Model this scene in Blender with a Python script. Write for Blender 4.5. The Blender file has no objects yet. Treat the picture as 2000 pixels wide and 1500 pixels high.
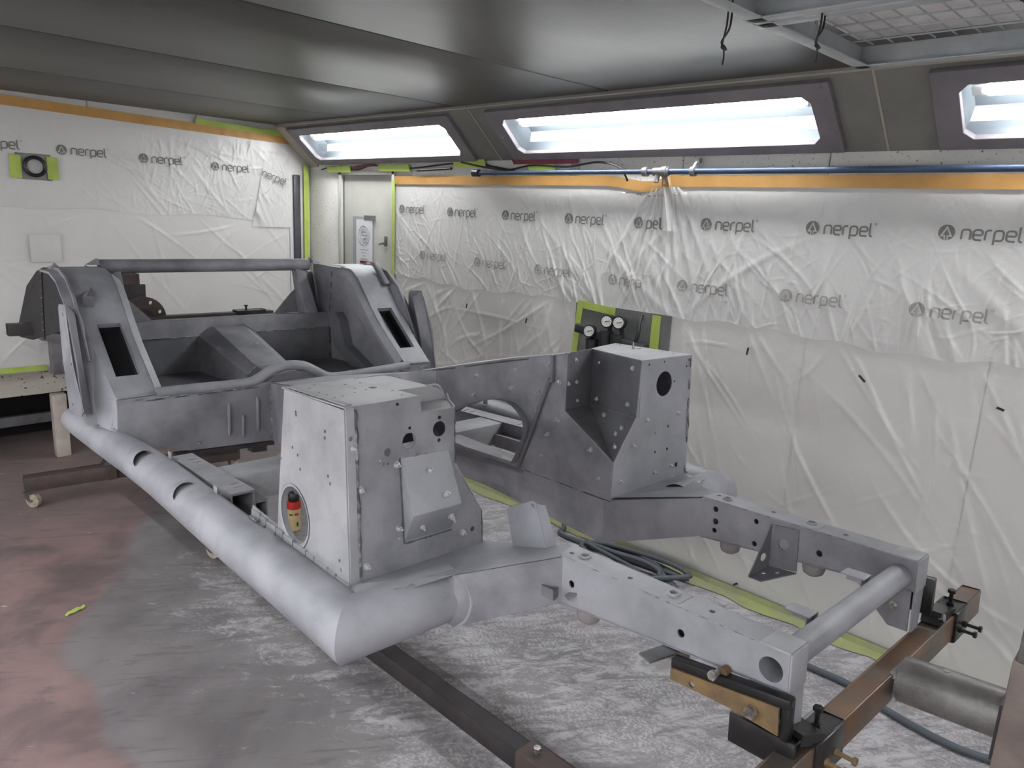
import bpy, bmesh, math, random
import numpy as np
from mathutils import Vector, Matrix
random.seed(7)
rng = np.random.default_rng(11)
SC = bpy.context.scene
COL = SC.collection
PI = math.pi
R = math.radians

# ---------------------------------------------------------------- camera, world, exposure
YAW, PITCH, ROLL = 0.79974727, 0.22339342, -0.04720084
def camera():
    f = Vector((math.sin(YAW) * math.cos(PITCH), math.cos(YAW) * math.cos(PITCH), -math.sin(PITCH)))
    r = Vector((math.cos(YAW), -math.sin(YAW), 0))
    d = f.cross(r)
    r2 = math.cos(ROLL) * r + math.sin(ROLL) * d
    d2 = -math.sin(ROLL) * r + math.cos(ROLL) * d
    cam = bpy.data.cameras.new('camera')
    cam.sensor_width = 36
    cam.lens = 36 * 1450 / 2000
    cam.clip_start = 0.02
    o = bpy.data.objects.new('camera', cam)
    m = Matrix((r2, -d2, -f)).transposed().to_4x4()
    m.translation = (0, 0, 1.72)
    o.matrix_world = m
    COL.objects.link(o)
    SC.camera = o
camera()
w = bpy.data.worlds.new('world'); SC.world = w; w.use_nodes = True
w.node_tree.nodes['Background'].inputs[0].default_value = (0.6, 0.65, 0.7, 1)
w.node_tree.nodes['Background'].inputs[1].default_value = 0.15
SC.view_settings.view_transform = 'Standard'
SC.view_settings.look = 'None'
SC.view_settings.gamma = 1
SC.view_settings.use_curve_mapping = False
SC.view_settings.exposure = 1.18
TUBE_STRENGTH = 25.0          # the fluorescent tubes in the cove lamps
WALL_FILL_STRENGTH = 11.0     # those in the unseen wall lamps added as fill
CEILING_FILL_STRENGTH = 36.0  # those in the added ceiling lamps, out of view

# ---------------------------------------------------------------- materials
def lin(c):
    return tuple((x / 12.92 if x <= .04045 else ((x + .055) / 1.055) ** 2.4) for x in (v / 255 for v in c)) + (1,)
def mat(name, rgb, rough=.6, metal=0., var=None, scale=8., detail=5., amt=1., bump=0., bscale=60., emit=None, stretch=None, spec=.5, speck=None):
    """rgb and var in sRGB 0-255; var is a second colour mixed in through noise."""
    m = bpy.data.materials.new(name); m.use_nodes = True
    nt = m.node_tree; N = nt.nodes; L = nt.links
    p = N['Principled BSDF']
    p.inputs['Base Color'].default_value = lin(rgb)
    p.inputs['Roughness'].default_value = rough
    p.inputs['Metallic'].default_value = metal
    p.inputs['Specular IOR Level'].default_value = spec
    tc = N.new('ShaderNodeTexCoord')
    src = tc.outputs['Object']
    if stretch:
        mp = N.new('ShaderNodeMapping'); mp.inputs['Scale'].default_value = stretch
        L.new(src, mp.inputs['Vector']); src = mp.outputs['Vector']
    col = None
    if var:
        nz = N.new('ShaderNodeTexNoise'); nz.inputs['Scale'].default_value = scale; nz.inputs['Detail'].default_value = detail
        nz.inputs['Roughness'].default_value = .6
        L.new(src, nz.inputs['Vector'])
        rp = N.new('ShaderNodeValToRGB'); rp.color_ramp.elements[0].position = .38; rp.color_ramp.elements[1].position = .66
        rp.color_ramp.elements[0].color = lin(rgb)
        b = lin(var); a = lin(rgb)
        rp.color_ramp.elements[1].color = tuple(a[i] + (b[i] - a[i]) * amt for i in range(4))
        L.new(nz.outputs['Fac'], rp.inputs['Fac']); col = rp.outputs['Color']
    if speck:
        srgb, sscale, th = speck
        n2 = N.new('ShaderNodeTexNoise'); n2.inputs['Scale'].default_value = sscale; n2.inputs['Detail'].default_value = 2
        L.new(tc.outputs['Object'], n2.inputs['Vector'])
        r2 = N.new('ShaderNodeValToRGB'); r2.color_ramp.elements[0].position = th; r2.color_ramp.elements[1].position = th + .03
        L.new(n2.outputs['Fac'], r2.inputs['Fac'])
        mx = N.new('ShaderNodeMix'); mx.data_type = 'RGBA'
        L.new(r2.outputs['Color'], mx.inputs[0])
        if col: L.new(col, mx.inputs[6])
        else: mx.inputs[6].default_value = lin(rgb)
        mx.inputs[7].default_value = lin(srgb); col = mx.outputs[2]
    if col: L.new(col, p.inputs['Base Color'])
    if bump:
        nb = N.new('ShaderNodeTexNoise'); nb.inputs['Scale'].default_value = bscale; nb.inputs['Detail'].default_value = 4
        L.new(src, nb.inputs['Vector'])
        bp = N.new('ShaderNodeBump'); bp.inputs['Strength'].default_value = bump; bp.inputs['Distance'].default_value = .004
        L.new(nb.outputs['Fac'], bp.inputs['Height']); L.new(bp.outputs['Normal'], p.inputs['Normal'])
    if emit:
        p.inputs['Emission Color'].default_value = emit[0]; p.inputs['Emission Strength'].default_value = emit[1]
    return m

M = {}
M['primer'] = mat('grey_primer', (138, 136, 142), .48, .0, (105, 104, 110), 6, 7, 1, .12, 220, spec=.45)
M['primer_lit'] = mat('lit_primer', (146, 145, 151), .48, .0, (120, 120, 126), 5, 6, 1, .12, 220, spec=.45)  # same primer, lightened where faces catch the light
M['primer_lit_pale'] = mat('lit_pale_primer', (152, 151, 154), .48, .0, (126, 126, 130), 7, 6, 1, .12, 220, spec=.45)  # palest copy of the primer: overhead and side light put into the colour
M['primer_shaded'] = mat('shaded_primer', (113, 112, 117), .48, .0, (90, 90, 95), 6, 6, 1, .15, 200, spec=.45)  # same primer, darkened for recessed and shaded faces
M['weld'] = mat('seam_sealed_weld', (92, 93, 98), .6, 0, (150, 151, 154), 60, 4, 1, .5, 300)
M['blackpaint'] = mat('black_bitumen', (28, 25, 27), .8, 0, (38, 35, 36), 12, 5, 1, .2, 100)
M['satin_black'] = mat('satin_black_steel', (24, 24, 27), .32, .2, (40, 38, 38), 20, 4, .7)
M['brown'] = mat('brown_painted_steel', (84, 70, 66), .55, .1, (66, 55, 52), 9, 5, 1)
M['dark_beam'] = mat('dark_brown_steel', (52, 47, 49), .5, .2, (66, 60, 60), 9, 5, 1)
M['rust'] = mat('rusty_steel', (94, 86, 80), .42, .5, (128, 92, 62), 9, 7, .8, .2, 140)
M['post'] = mat('worn_steel_post', (122, 110, 104), .5, .3, (94, 84, 80), 7, 7, 1, .2, 120)
M['rustplate'] = mat('rusty_plate', (122, 98, 66), .6, .25, (92, 76, 58), 22, 6, 1, .3, 140)
M['zinc'] = mat('bare_steel', (150, 150, 148), .38, .8, (118, 116, 114), 25, 5, 1)
M['steel_tube'] = mat('weathered_steel_tube', (128, 126, 124), .42, .5, (92, 86, 84), 14, 7, 1, .25, 160)
M['bolt'] = mat('bolt_steel', (176, 174, 172), .3, .85, (110, 106, 104), 60, 3, 1)
M['bolt_dark'] = mat('bolt_black', (34, 33, 34), .35, .5)
M['stud'] = mat('bright_stud', (188, 187, 188), .35, .35, (150, 149, 152), 80, 3, 1)
M['seam'] = mat('dark_open_seam', (62, 62, 66), .7, 0, (84, 84, 88), 40, 3, 1)
M['rubber'] = mat('grey_rubber', (124, 118, 118), .8)
M['white'] = mat('cream_panel', (204, 201, 199), .5, 0, (194, 191, 188), 3, 5, 1, .05, 60)
M['wallright'] = mat('cream_panel_speckled', (216, 213, 208), .5, 0, (204, 201, 195), 3, 5, 1, .08, 80, speck=((124, 116, 102), 70, .665))
M['door'] = mat('door_paint', (176, 175, 168), .6, 0, (166, 163, 155), 4, 5, 1)
M['ceiling'] = mat('overspray_ceiling', (66, 61, 58), .45, .0, (50, 48, 47), 1.4, 7, 1, .2, 30, stretch=(.5, 2.2, 1), spec=.7)
M['cove'] = mat('overspray_cove', (124, 120, 114), .5, 0, (106, 104, 100), 3, 5, 1)
M['lampframe'] = mat('lamp_frame', (122, 116, 120), .5, .0, (108, 103, 107), 6, 5, 1)
M['reflector'] = mat('grey_reflector', (100, 107, 113), .4)
M['galv'] = mat('grey_galvanised', (168, 172, 174), .42, .15, (150, 154, 156), 10, 5, 1)
M['mesh'] = mat('filter_cloth', (222, 219, 217), .8, 0, (200, 197, 195), 12, 4, 1)
M['wire'] = mat('black_cable', (34, 33, 34), .5)
M['redtape'] = mat('maroon_tape', (112, 44, 60), .6)
M['green'] = mat('lime_masking_tape', (172, 190, 92), .6, 0, (156, 176, 78), 14, 4, 1)
M['greenfloor'] = mat('dusty_lime_tape', (150, 156, 100), .7, 0, (140, 138, 116), 6, 6, 1)
M['orange'] = mat('ochre_film_tape', (184, 140, 78), .55, 0, (172, 128, 68), 8, 5, 1)
M['pipeblue'] = mat('blue_grey_pipe', (66, 84, 110), .4, .1, (52, 66, 90), 6, 4, 1)
M['pipegrey'] = mat('grey_fitting', (128, 126, 126), .45, .4)
M['hose'] = mat('grey_hose', (72, 78, 84), .5)
M['ink'] = mat('print_dark', (112, 110, 105), .6)
M['ink2'] = mat('print_faded', (150, 147, 143), .6)
M['paper'] = mat('white_paper', (216, 214, 216), .7)
M['papergrey'] = mat('paper_print', (150, 156, 160), .7)
M['red'] = mat('red_print', (176, 62, 56), .6)
M['dark'] = mat('dark_void_shade', (20, 20, 22), .9)  # near-black for voids and for shade put into the colour
M['regulator'] = mat('dark_regulator', (54, 54, 57), .4, .1, (44, 44, 46), 20, 3, 1)
M['board'] = mat('grey_board', (98, 98, 98), .6, 0, (112, 112, 110), 8, 4, 1)
M['dial'] = mat('gauge_dial', (216, 216, 210), .4)
M['castor'] = mat('cream_castor', (176, 168, 146), .5, 0, (140, 132, 116), 30, 4, 1)
M['lintel'] = mat('flaking_white_beam', (198, 192, 182), .6, 0, (186, 180, 170), 6, 5, 1, .2, 60, speck=((96, 84, 74), 42, .64))
M['pillar'] = mat('dirty_white_pillar', (196, 188, 178), .6, 0, (160, 146, 138), 5, 6, 1)
M['greypost'] = mat('grey_post', (120, 118, 122), .5, .2, (98, 94, 98), 8, 5, 1)
M['cream_plastic'] = mat('cream_plastic', (198, 178, 134), .4)
M['redplastic'] = mat('red_plastic', (196, 48, 42), .35)
M['blackplastic'] = mat('black_plastic', (26, 25, 26), .3)
M['gasket'] = mat('grey_rubber_strip', (66, 67, 74), .45, 0, (40, 41, 46), 5, 4, 1)
M['beige'] = mat('beige_trim', (158, 150, 138), .6)
M['tube'] = mat('lit_fluorescent_tube', (255, 255, 255), .5, emit=((1, .965, .935, 1), TUBE_STRENGTH))

M['ceilingfill'] = mat('added_ceiling_tube', (255, 255, 255), .5, emit=((1, .965, .935, 1), CEILING_FILL_STRENGTH))
M['wallfill'] = mat('added_wall_tube', (255, 255, 255), .5, emit=((1, .965, .935, 1), WALL_FILL_STRENGTH))
def film_mat(name, fac, tint, rough=.32):
    m = bpy.data.materials.new(name); m.use_nodes = True
    nt = m.node_tree; N = nt.nodes; L = nt.links; N.clear()
    out = N.new('ShaderNodeOutputMaterial'); mx = N.new('ShaderNodeMixShader'); tr = N.new('ShaderNodeBsdfTransparent')
    p = N.new('ShaderNodeBsdfPrincipled'); p.inputs['Base Color'].default_value = lin(tint); p.inputs['Roughness'].default_value = rough
    p.inputs['Specular IOR Level'].default_value = .5
    mx.inputs[0].default_value = fac
    L.new(tr.outputs[0], mx.inputs[1]); L.new(p.outputs[0], mx.inputs[2]); L.new(mx.outputs[0], out.inputs[0])
    tc = N.new('ShaderNodeTexCoord'); nz = N.new('ShaderNodeTexNoise'); nz.inputs['Scale'].default_value = 26; nz.inputs['Detail'].default_value = 5
    nz.inputs['Distortion'].default_value = 1.2
    bp = N.new('ShaderNodeBump'); bp.inputs['Strength'].default_value = .25; bp.inputs['Distance'].default_value = .006
    L.new(tc.outputs['Object'], nz.inputs['Vector']); L.new(nz.outputs['Fac'], bp.inputs['Height']); L.new(bp.outputs['Normal'], p.inputs['Normal'])
    return m
M['film'] = film_mat('masking_film', .72, (222, 220, 218))
M['filmlow'] = film_mat('masking_film_single', .5, (240, 238, 235), .24)
def glass_mat(name, tint=(.95, .98, 1), refl=.07):
    m = bpy.data.materials.new(name); m.use_nodes = True
    nt = m.node_tree; N = nt.nodes; L = nt.links; N.clear()
    out = N.new('ShaderNodeOutputMaterial'); mx = N.new('ShaderNodeMixShader'); tr = N.new('ShaderNodeBsdfTransparent'); gl = N.new('ShaderNodeBsdfGlossy')
    tr.inputs[0].default_value = (*tint, 1); gl.inputs['Roughness'].default_value = .05; mx.inputs[0].default_value = refl
    L.new(tr.outputs[0], mx.inputs[1]); L.new(gl.outputs[0], mx.inputs[2]); L.new(mx.outputs[0], out.inputs[0])
    return m
M['glass'] = glass_mat('lamp_glass')

def floor_mat():
    m = bpy.data.materials.new('dusty_concrete_floor'); m.use_nodes = True
    nt = m.node_tree; N = nt.nodes; L = nt.links
    p = N['Principled BSDF']; p.inputs['Roughness'].default_value = .62; p.inputs['Specular IOR Level'].default_value = .35
    tc = N.new('ShaderNodeTexCoord'); P = tc.outputs['Object']
    sep = N.new('ShaderNodeSeparateXYZ'); L.new(P, sep.inputs[0])
    def noise(scale, detail=5, dist=0., vec=None, rough=.55):
        n = N.new('ShaderNodeTexNoise'); n.inputs['Scale'].default_value = scale; n.inputs['Detail'].default_value = detail
        n.inputs['Distortion'].default_value = dist; n.inputs['Roughness'].default_value = rough
        L.new(vec or P, n.inputs['Vector']); return n.outputs['Fac']
    def mapv(scale, rot=0):
        mp = N.new('ShaderNodeMapping'); mp.vector_type = 'TEXTURE'; mp.inputs['Scale'].default_value = tuple(1 / k for k in scale); mp.inputs['Rotation'].default_value = (0, 0, rot)
        L.new(P, mp.inputs['Vector']); return mp.outputs['Vector']
    def math_(op, a, b=None, c=None, clamp=False):
        n = N.new('ShaderNodeMath'); n.operation = op; n.use_clamp = clamp
        for i, v in enumerate((a, b, c)):
            if v is None: continue
            if isinstance(v, (int, float)): n.inputs[i].default_value = v
            else: L.new(v, n.inputs[i])
        return n.outputs[0]
    def smooth(v, a, b):
        n = N.new('ShaderNodeMapRange'); n.interpolation_type = 'SMOOTHSTEP'; n.inputs[1].default_value = a; n.inputs[2].default_value = b
        L.new(v, n.inputs[0]); return n.outputs[0]
    def mix(f, a, b):
        n = N.new('ShaderNodeMix'); n.data_type = 'RGBA'
        if isinstance(f, (int, float)): n.inputs[0].default_value = f
        else: L.new(f, n.inputs[0])
        for i, c in ((6, a), (7, b)):
            if isinstance(c, tuple): n.inputs[i].default_value = c
            else: L.new(c, n.inputs[i])
        return n.outputs[2]
    X, Y = sep.outputs[0], sep.outputs[1]
    grey = mix(smooth(noise(2.2, 6, .4), .35, .7), lin((126, 120, 121)), lin((92, 87, 88)))
    red = mix(smooth(noise(3.5, 6, .6), .35, .68), lin((132, 109, 106)), lin((102, 87, 87)))
    pink = lin((150, 128, 124))
    red = mix(math_('MULTIPLY', smooth(noise(1.6, 6, 1.), .45, .68), .7), red, pink)
    # the reddish, unpainted zone: beyond a ragged diagonal line across the far left of the floor
    e = math_('ADD', math_('MULTIPLY', X, 1.0), math_('MULTIPLY', math_('SUBTRACT', noise(1.4, 3), .5), .5))
    lim = math_('ADD', .62, math_('MULTIPLY', math_('MAXIMUM', math_('SUBTRACT', Y, 2.9), 0), .62))
    zone = math_('SUBTRACT', 1, smooth(math_('SUBTRACT', e, lim), -.05, .05))
    base = mix(zone, grey, red)
    # paler, cleaner floor along the film wall and at the far end
    base = mix(math_('MULTIPLY', smooth(X, 1.9, 2.9), .55), base, lin((138, 134, 137)))
    far = smooth(Y, 3.9, 4.7)
    base = mix(math_('MULTIPLY', far, .6), base, lin((124, 112, 110)))
    # pale dust wiped about in streaks, thickest under the front half of the car
    dustarea = math_('MULTIPLY', smooth(X, .75, 1.5), math_('SUBTRACT', 1, smooth(Y, 2.9, 4.1)))
    big = noise(1.7, 4, .8)
    n1 = noise(5.0, 9, 1.8, mapv((.6, 1.5, 1), -.65), .70)
    n2 = noise(15, 9, 2.8, mapv((.75, 1.3, 1), -1.1), .78)
    fine = noise(70, 6, 1.4, mapv((.7, 1.4, 1), -.5), .8)
    mixn = math_('ADD', math_('MULTIPLY', n1, .46), math_('ADD', math_('MULTIPLY', n2, .36), math_('MULTIPLY', fine, .18)))
    th = math_('SUBTRACT', .605, math_('ADD', math_('MULTIPLY', dustarea, .145), math_('MULTIPLY', math_('SUBTRACT', big, .5), .12)))
    dd = math_('SUBTRACT', mixn, th)
    dust = smooth(dd, -.02, .10)
    wv = N.new('ShaderNodeTexWave'); wv.inputs['Scale'].default_value = 22; wv.inputs['Distortion'].default_value = 14; wv.inputs['Detail'].default_value = 4
    wv.inputs['Detail Scale'].default_value = 1.6; wv.inputs['Detail Roughness'].default_value = .7
    L.new(mapv((.7, 1.3, 1), -.6), wv.inputs['Vector'])
    ripple = math_('MULTIPLY', smooth(wv.outputs['Fac'], .15, .55), 1)
    rm = math_('MULTIPLY', smooth(noise(4.2, 3, .6), .44, .56), dustarea)
    dust = math_('MULTIPLY', dust, math_('SUBTRACT', 1, math_('MULTIPLY', math_('SUBTRACT', 1, ripple), math_('MULTIPLY', rm, .8))))
    base = mix(math_('MULTIPLY', dustarea, .45), base, lin((136, 132, 134)))
    base = mix(math_('MULTIPLY', dust, .72), base, lin((188, 184, 187)))
    # darker scuffs
    st = noise(9, 6, 1.2, mapv((.35, 2.2, 1), -.6), .65)
    base = mix(math_('MULTIPLY', smooth(st, .55, .66), .45), base, lin((84, 78, 80)))
    # sparse bright scrapes
    sc = noise(5, 2, 0, mapv((1.0, 7, 1), -.8))
    scr = math_('MULTIPLY', smooth(sc, .70, .74), smooth(noise(9, 3), .5, .6))
    base = mix(math_('MULTIPLY', scr, .7), base, lin((196, 190, 190)))
    L.new(base, p.inputs['Base Color'])
    bp = N.new('ShaderNodeBump'); bp.inputs['Strength'].default_value = .25; bp.inputs['Distance'].default_value = .002
    L.new(fine, bp.inputs['Height']); L.new(bp.outputs['Normal'], p.inputs['Normal'])
    return m
M['floor'] = floor_mat()

# ---------------------------------------------------------------- mesh helpers
class MB:
    def __init__(s): s.v = []; s.f = []
    def add(s, vs, fs):
        n = len(s.v); s.v += [tuple(x) for x in vs]; s.f += [tuple(i + n for i in f) for f in fs]; return s
    def box(s, c, d, m=None):
        vs = [Vector((x * d[0] / 2, y * d[1] / 2, z * d[2] / 2)) for x in (-1, 1) for y in (-1, 1) for z in (-1, 1)]
        if m: vs = [m @ q for q in vs]
        vs = [q + Vector(c) for q in vs]
        return s.add(vs, [(0, 1, 3, 2), (4, 6, 7, 5), (0, 4, 5, 1), (2, 3, 7, 6), (0, 2, 6, 4), (1, 5, 7, 3)])
    def hexa(s, a, b):          # two quads (4 points each) joined
        return s.add(list(a) + list(b), [(3, 2, 1, 0), (4, 5, 6, 7)] + [(i, (i + 1) % 4, 4 + (i + 1) % 4, 4 + i) for i in range(4)])
    def bar(s, p, q, wd, ht, up=(0, 0, 1)):
        p = Vector(p); q = Vector(q); d = (q - p).normalized(); x = d.cross(Vector(up)).normalized(); z = x.cross(d)
        a = [p + x * (i * wd / 2) + z * (j * ht / 2) for i, j in ((-1, -1), (1, -1), (1, 1), (-1, 1))]
        b = [k + (q - p) for k in a]
        return s.hexa(a, b)
    def hollow_bar(s, p, q, wd, ht, t=.005, up=(0, 0, 1)):
        p = Vector(p); q = Vector(q); d = (q - p).normalized(); x = d.cross(Vector(up)).normalized(); z = x.cross(d)
        for sx in (-1, 1): s.bar(p + x * sx * (wd / 2 - t / 2), q + x * sx * (wd / 2 - t / 2), t, ht, up)
        for sz in (-1, 1): s.bar(p + z * sz * (ht / 2 - t / 2), q + z * sz * (ht / 2 - t / 2), wd - 2 * t, t, up)
        return s
    def tube(s, pts, r, n=16, cap=True, closed=False):
        pts = [Vector(p) for p in pts]; rr = r if isinstance(r, (list, tuple)) else [r] * len(pts)
        rings = sweep_rings(pts, rr, n, closed)
        base = len(s.v)
        for g in rings: s.v += [tuple(k) for k in g]
        m = len(pts)
        for i in range(m if closed else m - 1):
            a = base + i * n; b = base + ((i + 1) % m) * n
            for k in range(n): s.f.append((a + k, a + (k + 1) % n, b + (k + 1) % n, b + k))
        if cap and not closed:
            s.f.append(tuple(base + k for k in reversed(range(n)))); s.f.append(tuple(base + (m - 1) * n + k for k in range(n)))
        return s
    def pipe(s, p, q, r, t, n=24):   # open hollow tube
        p = Vector(p); q = Vector(q)
        A = sweep_rings([p, q], [r, r], n); B = sweep_rings([p, q], [r - t, r - t], n)
        b = len(s.v)
        for g in A + B: s.v += [tuple(k) for k in g]
        for k in range(n):
            k2 = (k + 1) % n
            s.f += [(b + k, b + k2, b + n + k2, b + n + k), (b + 3 * n + k, b + 3 * n + k2, b + 2 * n + k2, b + 2 * n + k),
                    (b + k2, b + k, b + 2 * n + k, b + 2 * n + k2), (b + n + k, b + n + k2, b + 3 * n + k2, b + 3 * n + k)]
        return s
    def cyl(s, c, ax, r, h, n=16, r2=None):
        c = Vector(c); ax = Vector(ax).normalized()
        return s.tube([c, c + ax * h], [r, r if r2 is None else r2], n)
    def lathe(s, prof, n=24, m=None):  # prof: (r, z)
        vs = []; fs = []
        for r, z in prof:
            for k in range(n): vs.append(Vector((r * math.cos(2 * PI * k / n), r * math.sin(2 * PI * k / n), z)))
        for i in range(len(prof) - 1):
            for k in range(n): fs.append((i * n + k, i * n + (k + 1) % n, (i + 1) * n + (k + 1) % n, (i + 1) * n + k))
        fs.append(tuple(reversed(range(n)))); fs.append(tuple((len(prof) - 1) * n + k for k in range(n)))
        if m: vs = [m @ q for q in vs]
        return s.add(vs, fs)
    def plate(s, pts, t=.003, holes=(), off=0.):
        """flat sheet of thickness t; holes are (centre, radius) or lists of points"""
        pts = [Vector(p) for p in pts]
        n = Vector((0, 0, 0))
        for i in range(len(pts)):
            n += (pts[i] - pts[0]).cross(pts[(i + 1) % len(pts)] - pts[0])
        n.normalize(); ex = (pts[1] - pts[0]).normalized(); ex = (ex - n * ex.dot(n)).normalized(); ey = n.cross(ex); o = pts[0]
        to2 = lambda q: ((Vector(q) - o).dot(ex), (Vector(q) - o).dot(ey))
        cu = bpy.data.curves.new('tmp', 'CURVE'); cu.dimensions = '2D'; cu.fill_mode = 'BOTH'; cu.extrude = t / 2
        loops = [[to2(q) for q in pts]]
        for h in holes:
            if isinstance(h[1], (int, float)):
                cx, cy = to2(h[0]); k = 20 if h[1] > .015 else 8
                loops.append([(cx + h[1] * math.cos(2 * PI * i / k), cy + h[1] * math.sin(2 * PI * i / k)) for i in range(k)])
            else: loops.append([to2(q) for q in h])
        for lp in loops:
            sp = cu.splines.new('POLY'); sp.points.add(len(lp) - 1); sp.use_cyclic_u = True
            for i, (x, y) in enumerate(lp): sp.points[i].co = (x, y, 0, 1)
        ob = bpy.data.objects.new('tmp', cu); me = bpy.data.meshes.new_from_object(ob)
        vs = [o + ex * q.co.x + ey * q.co.y + n * (q.co.z + off) for q in me.vertices]
        fs = [tuple(f.vertices) for f in me.polygons]
        bpy.data.objects.remove(ob); bpy.data.curves.remove(cu); bpy.data.meshes.remove(me)
        return s.add(vs, fs)
    def build(s, name, m, parent=None, smooth=False, bevel=0., seg=2, angle=40):
        me = bpy.data.meshes.new(name); me.from_pydata(s.v, [], s.f); me.validate()
        bm = bmesh.new(); bm.from_mesh(me); bmesh.ops.remove_doubles(bm, verts=bm.verts, dist=1e-5)
        bmesh.ops.recalc_face_normals(bm, faces=bm.faces)
        if bevel:
            es = [e for e in bm.edges if len(e.link_faces) == 2 and e.calc_face_angle(0) > R(30)]
            bmesh.ops.bevel(bm, geom=es, offset=bevel, segments=seg, profile=.5, affect='EDGES', clamp_overlap=True)
        bm.to_mesh(me); bm.free()
        me.materials.append(m)
        if smooth or bevel:
            me.polygons.foreach_set('use_smooth', [True] * len(me.polygons))
            try: me.set_sharp_from_angle(angle=R(angle))
            except Exception: pass
        o = bpy.data.objects.new(name, me); COL.objects.link(o)
        if parent: o.parent = parent
        return o

def sweep_rings(pts, rr, n, closed=False):
    m = len(pts); dirs = []
    for i in range(m):
        if closed: a = (pts[i] - pts[i - 1]).normalized(); b = (pts[(i + 1) % m] - pts[i]).normalized()
        else:
            a = (pts[i] - pts[i - 1]).normalized() if i else (pts[1] - pts[0]).normalized()
            b = (pts[i + 1] - pts[i]).normalized() if i < m - 1 else a
        dirs.append((a, b))
    t = dirs[0][0]; ref = Vector((0, 0, 1)) if abs(t.z) < .9 else Vector((1, 0, 0))
    x = t.cross(ref).normalized(); rings = []
    for i in range(m):
        a, b = dirs[i]
        x = (x - a * x.dot(a)).normalized(); y = a.cross(x)
        nrm = (a + b); nrm = nrm.normalized() if nrm.length > 1e-6 else a
        g = []
        for k in range(n):
            q = x * (rr[i] * math.cos(2 * PI * k / n)) + y * (rr[i] * math.sin(2 * PI * k / n))
            den = a.dot(nrm)
            q = q - a * (q.dot(nrm) / den) if den > .2 else q
            g.append(pts[i] + q)
        rings.append(g)
        # transport the frame through the bend
        ax = a.cross(b)
        if ax.length > 1e-6:
            x = Matrix.Rotation(a.angle(b), 3, ax.normalized()) @ x
    return rings

def smoothpath(pts, k=6, closed=False):
    P = [Vector(p) for p in pts]; n = len(P); out = []
    for i in range(n if closed else n - 1):
        p0 = P[i - 1] if (i or closed) else P[0]; p1 = P[i]; p2 = P[(i + 1) % n]; p3 = P[(i + 2) % n] if (closed or i + 2 < n) else P[-1]
        for j in range(k):
            t = j / k
            out.append(.5 * ((2 * p1) + (p2 - p0) * t + (2 * p0 - 5 * p1 + 4 * p2 - p3) * t * t + (3 * p1 - p0 - 3 * p2 + p3) * t ** 3))
    if not closed: out.append(P[-1])
    return out

def tag(o, label=None, cat=None, group=None, kind=None):
    if label: o['label'] = label
    if cat: o['category'] = cat
    if group: o['group'] = group
    if kind: o['kind'] = kind
    return o
def thing(name, label, cat, loc=(0, 0, 0), rot=(0, 0, 0), group=None):
    o = bpy.data.objects.new(name, None); COL.objects.link(o); o.location = loc; o.rotation_euler = rot
    o.empty_display_size = .05
    return tag(o, label, cat, group)
def struct(o): o['kind'] = 'structure'; return o
def copy_tree(o, parent=None):
    c = o.copy(); COL.objects.link(c)
    if parent: c.parent = parent
    for ch in list(o.children): copy_tree(ch, c)
    return c
def orient(n, up=(0, 0, 1)):
    n = Vector(n).normalized(); u = Vector(up)
    if abs(n.dot(u)) > .95: u = Vector((0, 1, 0))
    x = u.cross(n).normalized(); y = n.cross(x)
    return Matrix((x, y, n)).transposed()
BOLT = None
def bolt(parent, p, n, s=1., name='bolt', m=None):
    global BOLT
    if BOLT is None:
        mb = MB(); mb.lathe([(.0085, -.001), (.0085, .002)], 10); mb.lathe([(.0058, .0015), (.0058, .007), (.0045, .008)], 6); mb.lathe([(.0028, .007), (.0028, .013), (.0018, .0135)], 8)
        o = mb.build('bolt', M['bolt']); BOLT = o.data; bpy.data.objects.remove(o)
    o = bpy.data.objects.new(name, BOLT); COL.objects.link(o); o.parent = parent
    mt = orient(n).to_4x4(); mt.translation = Vector(p)
    o.matrix_local = mt @ Matrix.Scale(s, 4)
    return o
PLUG = None
def plug(parent, p, n, s=1.):
    """the small domed sealing plugs standing proud of the sheet metal"""
    global PLUG
    if PLUG is None:
        mb = MB(); mb.lathe([(.0085, -.001), (.0085, .0012), (.0060, .0018), (.0060, .007), (.0045, .0085), (.002, .0090)], 12); mb.lathe([(.0026, .0085), (.0026, .015), (.0015, .0155)], 8)
        o = mb.build('rivet_stud', M['stud'], smooth=True); PLUG = o.data; bpy.data.objects.remove(o)
    o = bpy.data.objects.new('rivet_stud', PLUG); COL.objects.link(o); o.parent = parent
    mt = orient(n).to_4x4(); mt.translation = Vector(p)
    o.matrix_local = mt @ Matrix.Rotation(random.random() * 3, 4, 'Z') @ Matrix.Scale(s, 4)
    return o

# ---------------------------------------------------------------- setting
XW, YW, ZC = 3.144, 5.36, 2.292
KB = 1.0113
bx = lambda x: x * KB
bz = lambda z: 1.72 + (z - 1.72) * KB
XL, YF = -1.35, -3.4
CT = (2.866, 2.287)          # upper edge of the cove (x, z)
CB = (3.144, 2.035)          # lower edge of the cove

fl = struct(MB().box(((XL + XW) / 2, (YF + 6.3) / 2, -.05), (XW - XL + .2, 6.3 - YF + .2, .1)).build('floor', M['floor']))

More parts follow.
